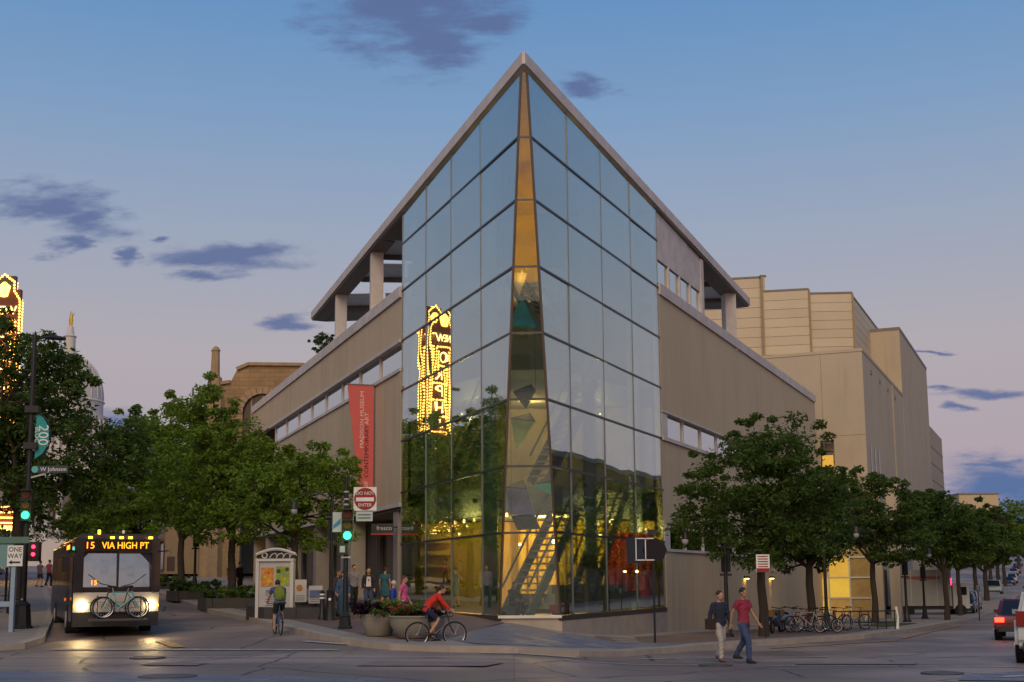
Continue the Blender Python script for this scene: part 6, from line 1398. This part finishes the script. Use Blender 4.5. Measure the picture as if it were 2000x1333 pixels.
# inside the museum
person((C0.x+5.0, C0.y+12.2, .5), .3, 'person in a red dress standing in the lit lobby', (.5, .03, .02), navy, lower='dress', female=True, height=1.66, skin='tan', hairlen=.15, detail=.02)
person((C0.x-.5, C0.y+4.6, .5-.05), .6, 'visitor in black sitting at the foot of the lobby stairs', (.02, .02, .025), (.02, .02, .025), sleeve='long', height=1.7, detail=.02,
       J=dict(lkn=(-.12, -.42, .52), rkn=(.12, -.42, .52), lan=(-.12, -.40, .1), ran=(.12, -.46, .1), pel=(0, 0, .52), lhip=(-.09, 0, .50), rhip=(.09, 0, .50), wst=(0, -.02, .66), chest=(0, -.05, .86), neck=(0, -.06, 1.04), head=(0, -.1, 1.18), lsh=(-.18, -.04, .98), rsh=(.18, -.04, .98), lel=(-.24, -.15, .74), rel=(.24, -.15, .74), lwr=(-.14, -.36, .66), rwr=(.14, -.36, .66)))
MBst = MB().box((0, 0, .2), (.5, .45, .42)).build('stool', M('dark_frame')); MBst.location = (C0.x-.5, C0.y+4.62, .5); tag(MBst, 'dark cube stool under the seated visitor', 'stool')
# cyclists
RIDE = dict(pel=(0, .20, 1.03), wst=(0, .12, 1.14), chest=(0, -.06, 1.30), neck=(0, -.17, 1.43), head=(0, -.26, 1.54), lsh=(-.18, -.12, 1.38), rsh=(.18, -.12, 1.38), lel=(-.25, -.28, 1.14), rel=(.25, -.28, 1.14), lwr=(-.26, -.45, 1.00), rwr=(.26, -.45, 1.00),
            lhip=(-.09, .20, .98), rhip=(.09, .20, .98), lkn=(-.11, -.14, .72), rkn=(.11, -.02, .60), lan=(-.12, .10, .37), ran=(.12, -.06, .21))
x1, y1 = bear(545, 38.9), 38.9; hd = math.pi+.36
rider = person((x1, y1, H(x1, y1)+.03), hd, 'cyclist in a blue shirt and dark shorts riding away up the street', (.06, .10, .19), (.02, .028, .022), lower='shorts', height=1.70, J=RIDE, shoes=(.35, .3, .3), skin='fair')
bicycle((x1, y1, H(x1, y1)+.004), hd-math.pi/2, (.03, .10, .30), 'blue bicycle ridden by the cyclist with the green backpack')
bk = thing('backpack', (x1, y1, H(x1, y1)+.03), 'olive green backpack on the back of the cyclist', 'backpack', rz=hd)
b_ = MB(); b_.tube([(0, .17, .98), (0, .21, 1.06), (0, .19, 1.26), (0, .07, 1.42), (0, .03, 1.46)], [(.1, .05), (.16, .10), (.17, .11), (.13, .09), (.06, .04)], 12); b_.build('bag', cloth((.16, .20, .03)), bk, True)
MB().ball((0, .28, 1.1), (.1, .05, .09), 10, 8).build('pocket', cloth((.13, .17, .03)), bk, True)
for s in (-1, 1): MB().tube([(s*.1, .08, 1.42), (s*.13, -.10, 1.42), (s*.13, -.18, 1.30), (s*.13, .02, 1.1)], .02, 6).build('strap', cloth((.03, .035, .02)), bk, True)
x2, y2 = bear(846, 33.9), 33.9; hd2 = math.pi/2+.25
person((x2, y2, H(x2, y2)+.03), hd2, 'cyclist in a bright red jacket leaning forward past the planters', (.55, .035, .02), (.02, .022, .05), sleeve='long', lower='shorts', height=1.66, J=RIDE, hair=(.03, .02, .02))
bicycle((x2, y2, H(x2, y2)+.004), hd2-math.pi/2, (.03, .03, .05), 'dark bicycle ridden by the cyclist in red', drop=True)

# bus driver at the wheel
DR = dict(pel=(0, 0, .52), wst=(0, -.02, .66), chest=(0, -.05, .86), neck=(0, -.06, 1.04), head=(0, -.1, 1.18), lsh=(-.18, -.04, .98), rsh=(.18, -.04, .98), lel=(-.24, -.22, .78), rel=(.24, -.22, .78), lwr=(-.16, -.46, .82), rwr=(.16, -.46, .82), lkn=(-.12, -.42, .52), rkn=(.12, -.42, .52), lan=(-.12, -.44, .1), ran=(.12, -.46, .1), lhip=(-.09, 0, .50), rhip=(.09, 0, .50))
person(onbus(.62, 1.25, .98), .405, 'bus driver in a pale blue shirt behind the windscreen', (.22, .28, .38), (.03, .03, .05), height=1.75, J=DR, detail=.02, skin='tan')
# shoulder bag carried by the navy pedestrian
bx_, by_, bz_ = at(1404, 31.6, 0)
sb2 = thing('shoulder_bag', (bx_, by_, bz_), 'dark brown bag hanging at the side of the navy shirted pedestrian', 'bag', rz=.55)
MB().box((-.27, .05, .92), (.1, .30, .26)).build('bag', cloth((.05, .03, .02)), sb2); MB().tube([(-.26, -.06, 1.05), (-.16, -.02, 1.44), (-.05, .06, 1.46), (-.26, .16, 1.05)], .012, 5).build('strap', cloth((.05, .03, .02)), sb2)
